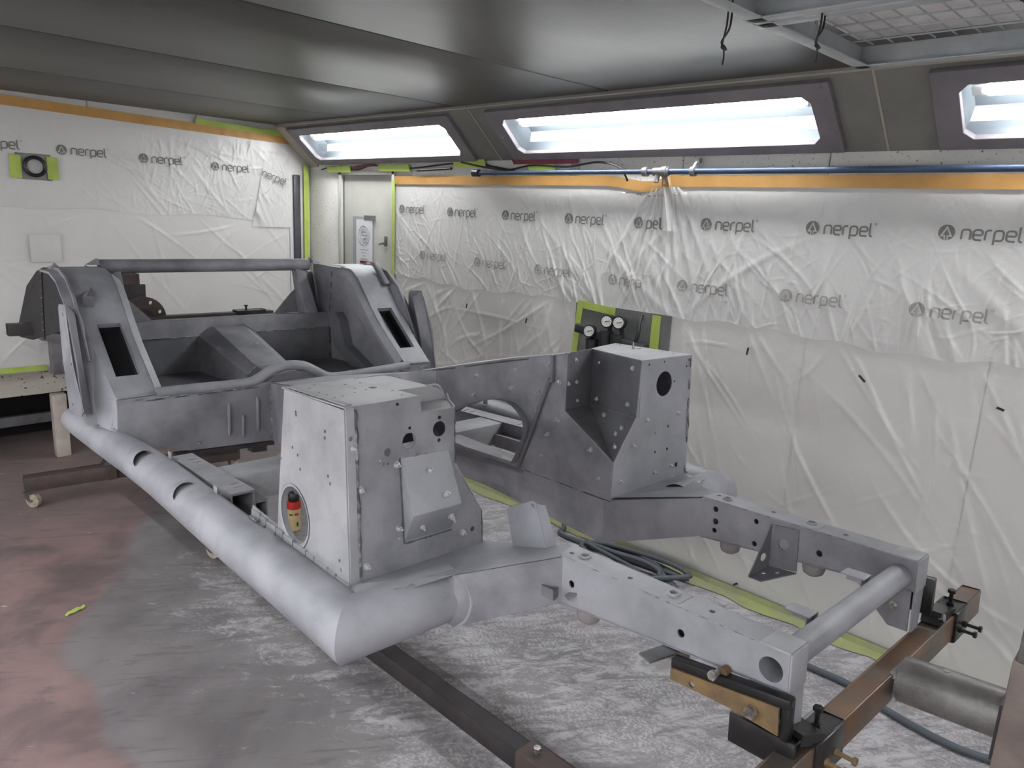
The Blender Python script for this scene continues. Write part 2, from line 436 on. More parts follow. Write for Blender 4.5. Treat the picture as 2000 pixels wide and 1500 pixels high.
# walls: sandwich panels with recessed joints
wr = MB().box((XW + .07, (YF + YW + .6) / 2, 1.15), (.1, YW - YF + .8, 2.5)).build('wall_right', M['white']); struct(wr)
DOOR = (4.275, 4.895)
ys = [YF, -2.83, -2.14, -1.45, -.76, -.07, .62, 1.31, 2.0, 2.69, 3.38, 4.07, YW + .01]
for a, b in zip(ys[:-1], ys[1:]):
    if a == 4.07:
        MB().box((XW + .01, (4.07 + DOOR[0] - .03) / 2, 1.02), (.02, DOOR[0] - .03 - 4.07, 2.04)).build('wall_panel', M['wallright'], wr, bevel=.003)
        MB().box((XW + .01, (DOOR[1] + .03 + b) / 2, 1.02), (.02, b - DOOR[1] - .03, 2.04)).build('wall_panel', M['wallright'], wr, bevel=.003)
        MB().box((XW + .01, (DOOR[0] + DOOR[1]) / 2, 2.005), (.02, DOOR[1] - DOOR[0] + .05, .07)).build('wall_panel', M['wallright'], wr, bevel=.003)
    else:
        MB().box((XW + .01, (a + b) / 2, 1.02), (.02, b - a - .004, 2.04)).build('wall_panel', M['wallright'], wr, bevel=.003)
wb = MB().box(((XL + XW) / 2, YW + .09, 1.48), (XW - XL + .2, .1, 1.75)).build('wall_back', M['white']); struct(wb)
xs = [XL, -.49, .2, .90, 1.593, 2.275, 2.965, XW]
for a, b in zip(xs[:-1], xs[1:]):
    MB().box(((a + b) / 2, YW + .02, 1.48), (b - a - .004, .04, 1.72)).build('wall_panel', M['white'], wb, bevel=.003)
struct(MB().box((XL - .05, (YF + YW) / 2, 1.0), (.1, YW - YF + .2, 2.06)).build('wall_left', M['white']))
struct(MB().box(((XL + XW) / 2, YF - .05, 1.15), (XW - XL + .2, .1, 2.4)).build('wall_front', M['white']))

# extraction opening under the far wall
struct(MB().box(((XL + XW) / 2, 5.56, .515), (XW - XL, .1, .17)).build('trim_1', M['lintel'], bevel=.006))
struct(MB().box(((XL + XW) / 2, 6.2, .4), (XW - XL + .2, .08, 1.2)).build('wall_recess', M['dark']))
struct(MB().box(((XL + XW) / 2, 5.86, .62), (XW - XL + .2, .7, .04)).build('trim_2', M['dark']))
struct(MB().bar((XL, 5.95, .16), (XW, 5.95, .16), .06, .07).build('trim_3', M['greypost'], bevel=.004))
pl = struct(MB().box((1.315, 5.47, .215), (.085, .07, .43)).build('trim_4', M['pillar'], bevel=.006))
tag(pl, 'dirty white pillar in front of the dark extraction opening')

# ceiling panels with joints
ce = MB().box(((XL + XW) / 2, (YF + YW) / 2, ZC + .06), (XW - XL + .3, YW - YF + .2, .06)).build('ceiling', M['cove']); struct(ce)
yc = [YF, -1.97, -.9, .17, 1.105, 2.24, 3.31, 4.375, YW]
for a, b in zip(yc[:-1], yc[1:]):
    MB().box(((XL + .27 + CT[0]) / 2, (a + b) / 2, ZC + .015), (CT[0] - XL - .27, b - a - .011, .03)).build('ceiling_panel', M['ceiling'], ce, bevel=.004)

# coves on both long sides, with openings for the lamps
s_dir = Vector((CT[0] - CB[0], 0, CT[1] - CB[1])); S_LEN = s_dir.length; s_dir.normalize()
n_dir = Vector((-s_dir.z, 0, s_dir.x))          # into the room
def cv(y, s, h=0., side=1):
    q = Vector((CB[0], y, CB[1])) + s_dir * s + n_dir * h
    if side < 0: q.x = XL + XW - q.x
    return q
LAMPS = [(-3.1, -1.25), (-.95, .90), (1.24, 3.095), (3.405, 5.21)]  # first span is an unseen addition, for light on front faces
def outline(y0, y1, s0, s1, c=.03):
    return [(y0 + c, s0), (y1 - c, s0), (y1, s0 + c), (y1, s1 - c), (y1 - c, s1), (y0 + c, s1), (y0, s1 - c), (y0, s0 + c)]
for side, nm in ((1, 'trim_5'), (-1, 'trim_6')):
    seam = MB()
    seam.bar(cv(YF, S_LEN - .004, .002, side), cv(YW, S_LEN - .004, .002, side), .012, .012)
    base = struct(seam.build(nm, M['beige']))
    for a, b in ((YF, -1.10), (-1.10, 1.085), (1.085, 3.22), (3.22, YW)):
        hs = [[cv(y, s, 0, side) for y, s in outline(l0 + .07, l1 - .07, .025, .305)] for l0, l1 in LAMPS if a < (l0 + l1) / 2 < b]
        MB().plate([cv(a + .003, -.004, 0, side), cv(b - .003, -.004, 0, side), cv(b - .003, S_LEN + .015, 0, side), cv(a + .003, S_LEN + .015, 0, side)], .012, hs, 0).build('cove_panel', M['cove'], base)
        MB().bar(cv(b - .001, 0, .008, side), cv(b - .001, S_LEN, .008, side), .008, .004).build('seam_strip', M['beige'], base)

def lamp(y0, y1, label, side=1, place=None, nrm=None, kind=None):
    P = place or (lambda y, s, h=0.: cv(y, s, h, side))
    nrm = nrm or (n_dir if side > 0 else (-n_dir.x, 0, n_dir.z))
    t = thing(kind or ('cove_lamp' if place is None else 'added_wall_lamp'), label, 'lamp', P((y0 + y1) / 2, 0, 0), group='fluorescent lamps in the slanted cove' if place is None else 'added fluorescent lamps on the unseen walls' if kind is None else 'added ceiling lamps out of view')
    inv = Matrix.Translation(-t.location)
    def put(mb, nm, m, **k):
        mb.v = [tuple(inv @ Vector(q)) for q in mb.v]
        return mb.build(nm, m, t, **k)
    fr = MB().plate([P(y0, .014), P(y1, .014), P(y1, .352), P(y0, .352)], .026, [[P(y, s) for y, s in outline(y0 + .085, y1 - .085, .062, .292)]], 0)
    fr.v = [tuple(Vector(q) + (P(0, 0, .017) - P(0, 0))) for q in fr.v]
    put(fr, 'frame', M['lampframe'], bevel=.003)
    mb = MB()   # tray behind the opening
    a, b = y0 + .05, y1 - .05
    q = lambda y, s, h: P(y, s, h)
    mb.add([q(a, .02, -.004), q(b, .02, -.004), q(b, .31, -.004), q(a, .31, -.004), q(a + .03, .06, -.12), q(b - .03, .06, -.12), q(b - .03, .27, -.12), q(a + .03, .27, -.12)],
           [(4, 5, 6, 7), (0, 1, 5, 4), (1, 2, 6, 5), (2, 3, 7, 6), (3, 0, 4, 7)])
    put(mb, 'reflector', M['reflector'])
    for s in (.205, .25):
        put(MB().tube([P(y0 + .15, s, -.045), P(y1 - .15, s, -.045)], .017, 12), 'fluorescent_tube', M['ceilingfill' if kind else 'tube' if place is None else 'wallfill'], smooth=True)
        for y, d in ((y0 + .15, -1), (y1 - .15, 1)):
            put(MB().tube([P(y, s, -.045), P(y + d * .02, s, -.045)], .0145, 12).bar(P(y + d * .026, s - .012, -.045), P(y + d * .026, s + .022, -.045), .012, .05, up=(0, 1, 0)), 'tube_holder', M['white'])
    put(MB().plate([P(y0 + .075, .03), P(y1 - .075, .03), P(y1 - .075, .298), P(y0 + .075, .298)], .003, (), 0), 'glass_pane', M['glass'])
    for y in [y0 + .03, y1 - .03] + [y0 + (y1 - y0) * k / 5 for k in range(1, 5)]:
        for s in (.018, .335):
            o = bolt(t, Vector(P(y, s, .03)) - t.location, nrm, .5, 'screw')
    for y in (y0 + .03, y1 - .03):
        bolt(t, Vector(P(y, .18, .03)) - t.location, nrm, .5, 'screw')
    return t
lamp(*LAMPS[3], 'cove lamp nearest the far white wall, above the grey door')
lamp(*LAMPS[2], 'fully visible middle cove lamp above the blue air pipe')
lamp(*LAMPS[1], 'cove lamp cut off by the right edge, below the hanging mesh frame')
lamp(*LAMPS[0], 'added cove lamp on the film side, behind the camera')
for k, lb in enumerate(('added behind the camera', 'beside the camera', 'along the middle of the booth', 'at the far end')):
    lamp(*LAMPS[k], 'cove lamp of the opposite long wall, ' + lb, -1)

for y0, lb in ((-2.6, 'added behind the camera'), (-.4, 'beside the camera'), (1.8, 'along the middle of the booth'), (3.4, 'at the far end')):  # rows added out of view to brighten the low wall and side faces
    for z0, row in ((1.15, 'upper'), (.35, 'lower')):
        lamp(y0, y0 + 1.55, '%s row added wall lamp of the opposite long wall, ' % row + lb, 1, lambda y, s, h=0., z0=z0: Vector((XL + .13 + h, y, z0 + s)), (1, 0, 0))
for y0, lb in ((-2.9, 'farthest behind the camera'), (-.75, 'above the camera'), (1.4, 'left of the chassis')):  # unseen overhead fixtures put in to lighten upward faces
    lamp(y0, y0 + 1.8, 'added ceiling lamp ' + lb, 1, lambda y, s, h=0.: Vector((-.55 + s, y, ZC - .13 - h)), (0, 0, -1), 'added_ceiling_lamp')
for x0, lb in ((-1.1, 'left'), (1.2, 'right')):  # pair added behind the camera to light the front-facing panels
    lamp(x0, x0 + 1.7, 'added wall lamp of the near end wall, on its %s half' % lb, 1, lambda y, s, h=0.: Vector((y, YF + .13 + h, 1.45 + s)), (0, 1, 0))

# beige cover strip at the far end of the cove
struct(MB().hexa([cv(5.225, -.03, .002), cv(5.225, -.03, .02), cv(5.225, S_LEN, .02), cv(5.225, S_LEN, .002)],
                 [cv(5.345, -.07, .002), cv(5.345, -.07, .02), cv(5.345, S_LEN, .02), cv(5.345, S_LEN, .002)]).build('trim_7', M['beige']))
struct(MB().box((3.022, YW - .012, 1.285), (.056, .024, 1.32)).build('trim_8', M['gasket'], bevel=.006))

# door in the right wall
dr = struct(MB().box((XW + .018, (DOOR[0] + DOOR[1]) / 2, .985), (.016, DOOR[1] - DOOR[0] - .012, 1.93)).build('door_1', M['door'], bevel=.002))
for c, d in (((XW + .004, DOOR[0] - .014, .985), (.036, .03, 1.99)), ((XW + .004, DOOR[1] + .02, .985), (.036, .04, 1.99)), ((XW + .004, (DOOR[0] + DOOR[1]) / 2, 1.965), (.036, DOOR[1] - DOOR[0] + .08, .03))):
    MB().box(c, d).build('door_frame', M['door'], dr, bevel=.003)
MB().box((XW + .007, (DOOR[0] + DOOR[1]) / 2, 1.953), (.003, DOOR[1] - DOOR[0], .006)).box((XW + .007, DOOR[1] - .001, .97), (.003, .005, 1.93)).build('door_gap_shade', M['dark'], dr)  # dark strips in the gap stand for the frame's shadow
MB().box((XW + .006, 4.363, 1.50), (.012, .03, .07)).bar((XW - .01, 4.365, 1.485), (XW - .03, 4.365, 1.485), .016, .016).bar((XW - .03, 4.36, 1.485), (XW - .03, 4.39, 1.478), .014, .012).build('door_handle', M['zinc'], dr, bevel=.002)

# ---------------------------------------------------------------- notice on the door
t = thing('door_notice', 'white paper notice with faint round emblem on the grey door', 'notice', (XW + .006, 4.64, 1.28))
MB().box((0, 0, .13), (.004, .255, .5)).build('clear_sleeve', M['papergrey'], t)
MB().box((-.004, -.02, .19), (.003, .20, .34)).build('sheet', M['paper'], t)
ring = MB()
for r in (.068, .05, .034):
    ring.tube([(-.006, -.02 + r * math.cos(a * PI / 12), .25 + r * math.sin(a * PI / 12)) for a in range(24)], .0022, 4, closed=True)
for k in range(3): ring.box((-.006, -.02, .27 - .022 * k), (.001, .06 - .01 * k, .007))
ring.build('emblem', M['papergrey'], t)
tx = MB()
for k in range(5): tx.box((-.006, -.02, .145 - .022 * k), (.001, (.11, .07, .03, .08, .1)[k], .006))
tx.build('small_print', M['papergrey'], t)
MB().box((-.005, -.045, .0), (.003, .15, .13)).build('red_sheet', M['red'], t)
MB().box((-.005, -.09, .373), (.004, .14, .035)).build('dark_strip', M['board'], t)

# ---------------------------------------------------------------- film on the walls, with folds
class Folds:
    """sum of many straight, slightly bent creases; can be evaluated anywhere so that the print follows the film"""
    def __init__(s, u, v, n, amp, lw, ln, ang0=None, spread=PI, bend=.08):
        s.r = []
        for _ in range(n):
            a = rng.uniform(-PI, PI) if ang0 is None else ang0 + rng.normal(0, spread)
            s.r.append((a, rng.uniform(*u), rng.uniform(*v), ln * rng.uniform(.4, 1.3), lw * rng.uniform(.6, 1.5), rng.normal(0, bend), amp * rng.uniform(.3, 1.)))
    def __call__(s, U, V):
        H = np.zeros_like(U)
        for a, cx, cy, l, wd, b, am in s.r:
            k = np.nonzero((np.abs(U - cx) < 2.2 * l) & (np.abs(V - cy) < 2.2 * l))
            u = U[k] - cx; v = V[k] - cy; c, sn = math.cos(a), math.sin(a)
            p = u * c + v * sn; q = -u * sn + v * c
            H[k] += am * np.exp(-((q - b * p * p / l) / wd) ** 2) * np.exp(-(p / l) ** 2)
        return H
def sheet(name, m, parent, u0, u1, v0, v1, nu, nv, H, place, edge=None):
    """height field sheet; place(u, v, h) -> world point"""
    us = np.linspace(u0, u1, nu); vs = np.linspace(v0, v1, nv)
    U, V = np.meshgrid(us, vs)
    D = H(U, V)
    if edge is not None: U, V = edge(U, V)
    P = place(U.ravel(), V.ravel(), D.ravel())
    fs = [(j * nu + i, j * nu + i + 1, (j + 1) * nu + i + 1, (j + 1) * nu + i) for j in range(nv - 1) for i in range(nu - 1)]
    me = bpy.data.meshes.new(name); me.from_pydata([tuple(p) for p in P], [], fs)
    me.polygons.foreach_set('use_smooth', [True] * len(me.polygons)); me.materials.append(m)
    o = bpy.data.objects.new(name, me); COL.objects.link(o)
    if parent: o.parent = parent
    return o

# printed word and round arrow emblem as thin ink strokes
def stroke(mb, pts, wd, P):
    """flat ribbon along pts (2D), P maps (x, y) to 3D"""
    n = len(pts); L_ = []; R_ = []
    for i in range(n):
        a = Vector(pts[max(i - 1, 0)]); b = Vector(pts[min(i + 1, n - 1)]); d = (b - a).normalized(); nn = Vector((-d.y, d.x)) * wd / 2
        c = Vector(pts[i]); L_.append(c + nn); R_.append(c - nn)
    mb.add([P(q) for q in L_ + R_], [(i, i + 1, n + i + 1, n + i) for i in range(n - 1)])
def arc(cx, cy, r, a0, a1, k=6): return [(cx + r * math.cos(R(a0 + (a1 - a0) * i / k)), cy + r * math.sin(R(a0 + (a1 - a0) * i / k))) for i in range(k + 1)]
def letters():
    r = .3; L_ = {}
    L_['n'] = ([[(0, 0), (0, .68)] + arc(r, .7, r, 180, 90)[1:] + arc(.5, .7, .3, 90, 0)[0:] + [(.8, 0)]], .8)
    L_['e'] = ([[(.78, .5), (.06, .5)], [(.78, .5), (.8, .68)] + arc(.5, .7, r, 0, 90)[1:] + arc(r, .7, r, 90, 180) + arc(r, r, r, 180, 270) + [(.78, 0)]], .8)
    L_['r'] = ([[(0, 0), (0, .68)] + arc(r, .7, r, 180, 90)[1:] + [(.5, 1)]], .5)
    L_['p'] = ([[(0, -.42), (0, .7)] + arc(r, .7, r, 180, 90)[1:] + arc(.5, .7, r, 90, 0) + arc(.5, r, r, 0, -90) + [(.06, 0)]], .8)
    L_['l'] = ([[(0, 1.42), (0, r)] + arc(r * .8, r * .8, r * .8, 180, 270)[1:] + [(.3, 0)]], .3)
    return L_
LET = letters()
def logo(parent, P, size, m, word='nerpel', emblem=True, skip=0):
    """P(x, y) with x running along the words; size = x height; emblem centre at x = 0"""
    mb = MB(); s = size; f = lambda q: P(q[0], q[1])
    if emblem:
        rr = .78 * s; C2 = [(rr * math.cos(2 * PI * k / 28), rr * math.sin(2 * PI * k / 28)) for k in range(28)]
        tree = [(-.14, -.80), (-.14, -.34), (-.50, -.34), (0, .62), (.50, -.34), (.14, -.34), (.14, -.80)]
        n0 = len(mb.v)
        mb.add([P(x, y) for x, y in C2] , [])
        inn = [(.97 * a * s, b * s) for a, b in ((-.20, -.72), (-.20, -.42), (-.60, -.42), (0, .68), (.60, -.42), (.20, -.42), (.20, -.72))]
        q = MB().plate([Vector((x, y, 0)) for x, y in C2], .0001, [[Vector((x, y, 0)) for x, y in inn]])
        mb.v = mb.v[:n0]; mb.add([P(a, b) for a, b, c in q.v], q.f)
        ar = [(-.07, -.70), (-.07, -.28), (-.32, -.28), (0, .36), (.32, -.28), (.07, -.28), (.07, -.70)]
        mb.add([P(a * s, b * s) for a, b in ar], [(0, 1, 5, 6), (2, 3, 4), (1, 2, 4, 5)])
    x = 1.38 * s; y0 = -.62 * s
    for i, ch in enumerate(word):
        st, adv = LET[ch]
        if i >= skip:
            for pts in st: stroke(mb, [(x + a * s * .98, y0 + b * s * .98) for a, b in pts], .195 * s, f)
        x += (adv + .27) * s * .98
    k = arc(0, 0, .12 * s, 0, 360, 10)
    stroke(mb, [(x + .0 * s + a, y0 + 1.3 * s + b) for a, b in k], .05 * s, f)
    mb.box(P(x, y0 + 1.3 * s), (.0006, .05 * s, .08 * s))
    return mb.build('printed_logo', m, parent)

# right wall film
RU, RV = (-.6, 4.235), (1.25, 1.9)
rf1 = Folds(RU, RV, 420, .0045, .0055, .16, 1.2, .35); rf2 = Folds(RU, RV, 60, .005, .02, .3, 1.3, .5); rf3 = Folds(RU, RV, 500, .0022, .0045, .05)
rf4 = Folds((1.5, 2.7), (1.3, 1.85), 70, .006, .006, .2, 1.57, .3)
def rh(U, V):
    top = np.clip((1.885 - V) / .03, 0, 1) * (.35 + .65 * np.clip((1.80 - V) / .35, 0, 1))
    H = (rf1(U, V) + rf2(U, V) + rf3(U, V) + rf4(U, V)) * top
    # gather hanging from the pipe
    d = U - 2.08; hgt = np.clip((1.93 - V) / .62, 0, 1)
    for off, a in ((-.20, .4), (-.13, .5), (-.075, .6), (-.03, .8), (.03, .8), (.08, .6), (.14, .5), (.22, .4)):
        H += .020 * a * np.exp(-((d - off * (.25 + hgt * 1.6)) / (.008 + .014 * hgt)) ** 2) * np.clip(1.15 - hgt, .1, 1)
    return H + .005
def rp(u, v, h): return np.stack([XW - h, u, v], 1)
fr = sheet('masking_film', M['film'], None, 4.235, -.6, 1.27, 1.90, 900, 120, rh, rp,
           lambda U, V: (U, np.where(V < 1.4, V + (.012 * np.sin(U * 5) + .008 * np.sin(U * 23)) * np.clip((1.40 - V) / .13, 0, 1), V - .022 * np.exp(-((U - 2.15) / .16) ** 2) * (V > 1.86))))
tag(fr, 'translucent printed masking film hung along the right wall below the blue pipe', 'masking film')
lf1 = Folds(RU, (0, 1.3), 170, .006, .0075, .34, 1.12, .22); lf2 = Folds(RU, (.1, 1.3), 90, .004, .005, .1, None); lf3 = Folds((2.6, 4.2), (.6, 1.3), 40, .007, .008, .3, 2.2, .6)
def rl(U, V): return (lf1(U, V) + lf2(U, V) + lf3(U, V)) * np.clip(V / .1, 0, 1) * np.clip((1.26 - V) / .06, 0, 1) + .002
sheet('lower_sheet', M['filmlow'], fr, 4.235, -.6, .004, 1.285, 620, 150, rl, rp)
o = sheet('ochre_tape', M['orange'], fr, 4.24, -.6, 1.888, 1.940, 160, 6, lambda U, V: .012 + .006 * np.exp(-((U - 2.1) / .1) ** 2) * np.sin(U * 90), rp,
          lambda U, V: (U, V - .028 * np.exp(-((U - 2.19) / .14) ** 2) + .012 * np.exp(-((U - 2.04) / .04) ** 2)))
mb = MB()
g = [(2.075, 1.955), (2.065, 1.90), (2.055, 1.84), (2.045, 1.76), (2.035, 1.68)]
ring = []
for (y, z), wd, dp in zip(g, (.012, .022, .030, .036, .040), (.055, .052, .044, .034, .022)):
    ring.append([(XW - .010 - dp * math.exp(-((k - 5) / 3.) ** 2) + .004 * math.sin(k * 2.6), y + (k - 5) / 5 * wd + .003 * math.sin(k * 2.1), z) for k in range(11)])
vs = [p for r_ in ring for p in r_]
mb.add(vs, [(j * 11 + i, j * 11 + i + 1, (j + 1) * 11 + i + 1, (j + 1) * 11 + i) for j in range(4) for i in range(10)])
mb.build('gathered_fold', M['film'], fr, smooth=True)
mb = MB(); mb.add([(x - .002, y, z) for x, y, z in ring[0] + [tuple(Vector(a) * .75 + Vector(b) * .25) for a, b in zip(ring[1], ring[2])]], [(i, i + 1, 12 + i, 11 + i) for i in range(10)])
mb.build('gathered_tape', M['orange'], fr, smooth=True)
for y, z in ((4.161, 1.727), (3.662, 1.722), (3.166, 1.718), (2.678, 1.716), (1.841, 1.72), (1.34, 1.726), (.835, 1.732), (.335, 1.732)):
    logo(fr, lambda a, b, y=y, z=z: (XW - 0, y - a, z + b), .0365, M['ink'])
logo(fr, lambda a, b: (XW, 2.217 - a, 1.712 + b * 1.05), .0365, M['ink'], 'pel')
for k, (y, z) in enumerate(((3.926, 1.435), (3.394, 1.429), (2.883, 1.427), (2.355, 1.418), (1.935, 1.427), (1.419, 1.435), (.891, 1.438), (.385, 1.438))):
    logo(fr, lambda a, b, y=y, z=z: (XW - 0, y - a, z + b), .0365, M['ink2'], 'nerp' if k == 3 else 'nerpel')

def press(objs, fn, wall):
    for o in objs:
        me = o.data; n = len(me.vertices); co = np.zeros(n * 3); me.vertices.foreach_get('co', co); co = co.reshape(-1, 3)
        if wall == 'r': co[:, 0] = XW - fn(co[:, 1], co[:, 2]) - .0035
        else: co[:, 1] = YW - fn((co[:, 0]) / KB, 1.72 + (co[:, 2] - 1.72) / KB) - .0035
        me.vertices.foreach_set('co', co.ravel()); me.update()
press([o for o in fr.children if o.name.startswith('printed_logo')], rh, 'r')
# far wall film
BU, BV = (-.2, 2.93), (1.6, 2.2)
bf1 = Folds(BU, BV, 260, .0045, .006, .10, 1.57, .4); bf2 = Folds(BU, BV, 110, .006, .010, .2, 2.3, .5); bf3 = Folds(BU, BV, 420, .003, .005, .05)
def bh(U, V):
    b = np.clip((2.17 - V) / .08, 0, 1); rt = np.clip((U - 1.3) / .9, .15, 1)
    return (bf1(U, V) + bf2(U, V) + bf3(U, V)) * b * rt + .006
def bp_(u, v, h): return np.stack([u * KB, YW - h, 1.72 + (v - 1.72) * KB], 1)
fb = sheet('masking_film', M['film'], None, -.2, 2.93, 1.605, 2.215, 520, 110, bh, bp_,
           lambda U, V: (U, np.where(V > 2.19, V + .015 - .026 * (U - 1.1), V + (.055 - .02 * U + .01 * np.sin(U * 9)) * np.clip((1.78 - V) / .175, 0, 1))))
tag(fb, 'printed masking film across the far white wall under ochre tape', 'masking film')
bl1 = Folds(BU, (.6, 1.65), 30, .008, .009, .38, 2.45, .25); bl2 = Folds(BU, (.6, 1.65), 34, .006, .007, .22, .5, .5)
def bl(U, V): return (bl1(U, V) + bl2(U, V)) * np.clip((1.60 - V) / .06, 0, 1) + .002
sheet('lower_sheet', M['filmlow'], fb, -.2, 2.90, .645, 1.64, 360, 130, bl, bp_)
sheet('ochre_tape', M['orange'], fb, -.2, 2.95, 2.205, 2.262, 120, 5, lambda U, V: .012 + .003 * np.sin(U * 70) * (U > 2), bp_, lambda U, V: (U, V - .026 * (U - 1.1)))
MB().plate([(bx(a), YW - .018, bz(b)) for a, b in ((2.235, 2.225), (2.235, 2.262), (2.90, 2.243), (2.90, 2.208))], .002).build('lime_tape', M['green'], fb)
for x, z in ((.94, 1.988), (1.412, 1.982), (1.887, 1.972), (2.363, 1.957)):
    logo(fb, lambda a, b, x=x, z=z: (bx(x) + a, YW - .019, bz(z) + b), .0385, M['ink'])
ca, sa = math.cos(R(-18)), math.sin(R(-18))
lg = logo(fb, lambda a, b: (bx(2.66) + a * ca - b * sa, YW - .022, bz(1.955) + a * sa + b * ca), .037, M['ink'], emblem=False)
press([o for o in fb.children if o.name.startswith('printed_logo')], bh, 'b')
for q in lg.data.vertices: q.co.y -= .022
# crumpled overhang of the film near the corner
sheet('loose_corner', M['film'], fb, 2.68, 2.93, 1.55, 2.02, 60, 70, lambda U, V: Folds((2.6, 2.95), (1.5, 2.05), 60, .007, .008, .14, 2.0, .5)(U, V) + .012, bp_, lambda U, V: (U + (2.93 - U) * (V - 1.8) * .9, V))

# lime tapes
def tape(pts, label, group=None, m='green', t=.002):
    mb = MB(); mb.plate(pts, t)
    return tag(mb.build('masking_tape', M[m], None), label, 'tape', group)
tape([(3.075, YW - .026, .62), (3.118, YW - .026, .62), (3.118, YW - .026, 2.02), (3.076, YW - .026, 2.02)], 'long upright lime tape strip in the far corner beside the black strip')
tape([(XW - .019, 4.262, .02), (XW - .019, 4.232, .02), (XW - .019, 4.230, 1.915), (XW - .019, 4.258, 1.915)], 'long upright lime tape strip on the right side of the door frame')
tape([(-.3, YW - .022, .668), (1.235, YW - .022, .655), (1.245, YW - .022, .622), (-.3, YW - .022, .632)], 'level lime tape strip above the white beam at the left edge')
mb = MB(); v0 = []
for i in range(60):
    y = 4.9 - i * .11; v0 += [(XW - .022 - .0, y, .030), (XW - .030, y, .004), (XW - .105 + .012 * math.sin(i * 1.9) + .006 * math.sin(i * 4.3), y, .0035)]
mb.add(v0, [(3 * i + k, 3 * i + k + 1, 3 * i + k + 4, 3 * i + k + 3) for i in range(59) for k in (0, 1)])
tag(mb.build('masking_tape', M['greenfloor']), 'dusty lime tape running along the floor at the foot of the right wall', 'tape')

# porthole on the far wall
px0, pz0 = bx(1.265), bz(1.872)
t = thing('wall_port', 'round black rimmed port in a grey taped frame on the far wall', 'wall port', (px0, YW - .004, pz0))
MB().plate([(-.10, 0, -.075), (.085, 0, -.08), (.085, 0, .075), (-.10, 0, .075)], .014, [((-.005, 0, 0), .048)], .0).build('cover_plate', M['pipegrey'], t, bevel=.003)
MB().tube([(-.005 + .053 * math.cos(a * PI / 16), -.02, .053 * math.sin(a * PI / 16)) for a in range(32)], .011, 10, closed=True).build('rim', M['blackplastic'], t, smooth=True)
MB().cyl((-.005, .004, 0), (0, -1, 0), .05, .006, 28).build('pane', M['papergrey'], t)
for x in (-.105, .09):
    MB().plate([(x - .03, -.012, -.07), (x + .03, -.012, -.075), (x + .03, -.012, .06), (x - .03, -.012, .065)], .002).build('lime_tape', M['green'], t)
tag(MB().box((bx(1.28), YW - .012, bz(1.39)), (.17, .004, .17)).build('paper_patch', M['white'], bevel=.001), 'blank square paper patch under the film of the far wall, below the port', 'paper')

# black tape scraps stuck to the right film
for y, z, a, l, lab in ((3.894, 1.119, 12, .02, 'short black tape scrap low on the film beside the car arch'), (3.46, 1.152, 78, .03, 'upright black tape scrap between the rear arch and the gauges'),
                        (2.942, 1.126, 75, .032, 'tilted black tape scrap just left of the gauge board'), (1.556, 1.169, 82, .034, 'upright black tape scrap right of the tall footwell box'),
                        (1.048, 1.137, -40, .036, 'slanted black tape scrap in the middle of the right film'), (.557, 1.116, -15, .026, 'black tape scrap nearest the right edge'),
                        (1.478, .047, 40, .026, 'black tape scrap at the foot of the right wall')):
    o = MB().box((0, 0, 0), (.002, l, .009)).build('tape_scrap', M['wire']); o.location = (XW - .024, y, z); o.rotation_euler = (R(-a), 0, 0)
    tag(o, lab, 'tape scrap', 'black tape scraps on the film')

# ---------------------------------------------------------------- air pipe and cables
t = thing('air_pipe', 'blue grey compressed air pipe running along the right wall under the lamps', 'pipe', (XW - .06, 3.37, 1.953))
MB().tube([(0, 0, 0), (0, -1.27, .0)], .0115, 14).build('pipe_section', M['pipeblue'], t, smooth=True)
MB().tube([(0, -1.24, 0), (0, -4.2, .006)], .0132, 14).build('pipe_section', M['pipeblue'], t, smooth=True)
MB().tube([(0, .035, 0), (0, .03, 0), (0, -.02, 0)], [.016, .021, .021], 12).build('end_cap', M['regulator'], t, smooth=True)
MB().tube([(0, -1.19, 0), (0, -1.215, 0)], .022, 12).tube([(0, -1.25, 0), (0, -1.335, 0)], [.019, .019], 12).tube([(0, -1.3, 0), (0, -1.325, 0)], .025, 12).tube([(0, -1.275, .0), (-.012, -1.275, -.05)], .012, 10).build('tee_fitting', M['pipegrey'], t, smooth=True)
MB().tube([(0, -1.455, 0), (0, -1.475, 0)], .022, 12).bar((.0, -1.465, .015), (.03, -1.465, .05), .012, .01).bar((.03, -1.452, .05), (.03, -1.478, .05), .02, .02).build('pipe_clip', M['pipegrey'], t)
MB().bar((.03, -.1, 0), (.06, -.1, 0), .02, .02).build('pipe_clip', M['pipegrey'], t)

def cable(name, pts, r, label, m='wire', cat='cable', group=None, k=6, n=8):
    o = MB().tube(smoothpath(pts, k), r, n).build(name, M[m], smooth=True)
    return tag(o, label, cat, group)
x1 = XW - .014
cable('cable', [(x1, 5.16, 1.99), (x1, 5.0, 2.01), (x1, 4.7, 1.985), (x1, 4.5, 2.012), (x1, 4.1, 1.99), (x1, 3.7, 2.012), (x1, 3.45, 2.018), (x1, 3.3, 1.995), (x1, 3.1, 1.968)], .005, 'thin black cable taped along the wall above the door')
x1 -= .012
cable('cable', [(x1, 3.55, 2.02), (x1, 3.35, 1.99), (x1, 3.15, 1.972), (x1, 2.95, 1.995), (x1, 2.7, 1.985), (x1, 2.5, 2.005), (x1 - .02, 2.36, 1.985), (x1 - .03, 2.3, 1.95), (x1 - .02, 2.28, 1.91)], .005, 'black cable looping down behind the blue pipe')
cable('cable', [(x1, 3.98, 1.975), (x1, 3.8, 1.98), (x1, 3.64, 1.984)], .008, 'short stub of black conduit between door and pipe')
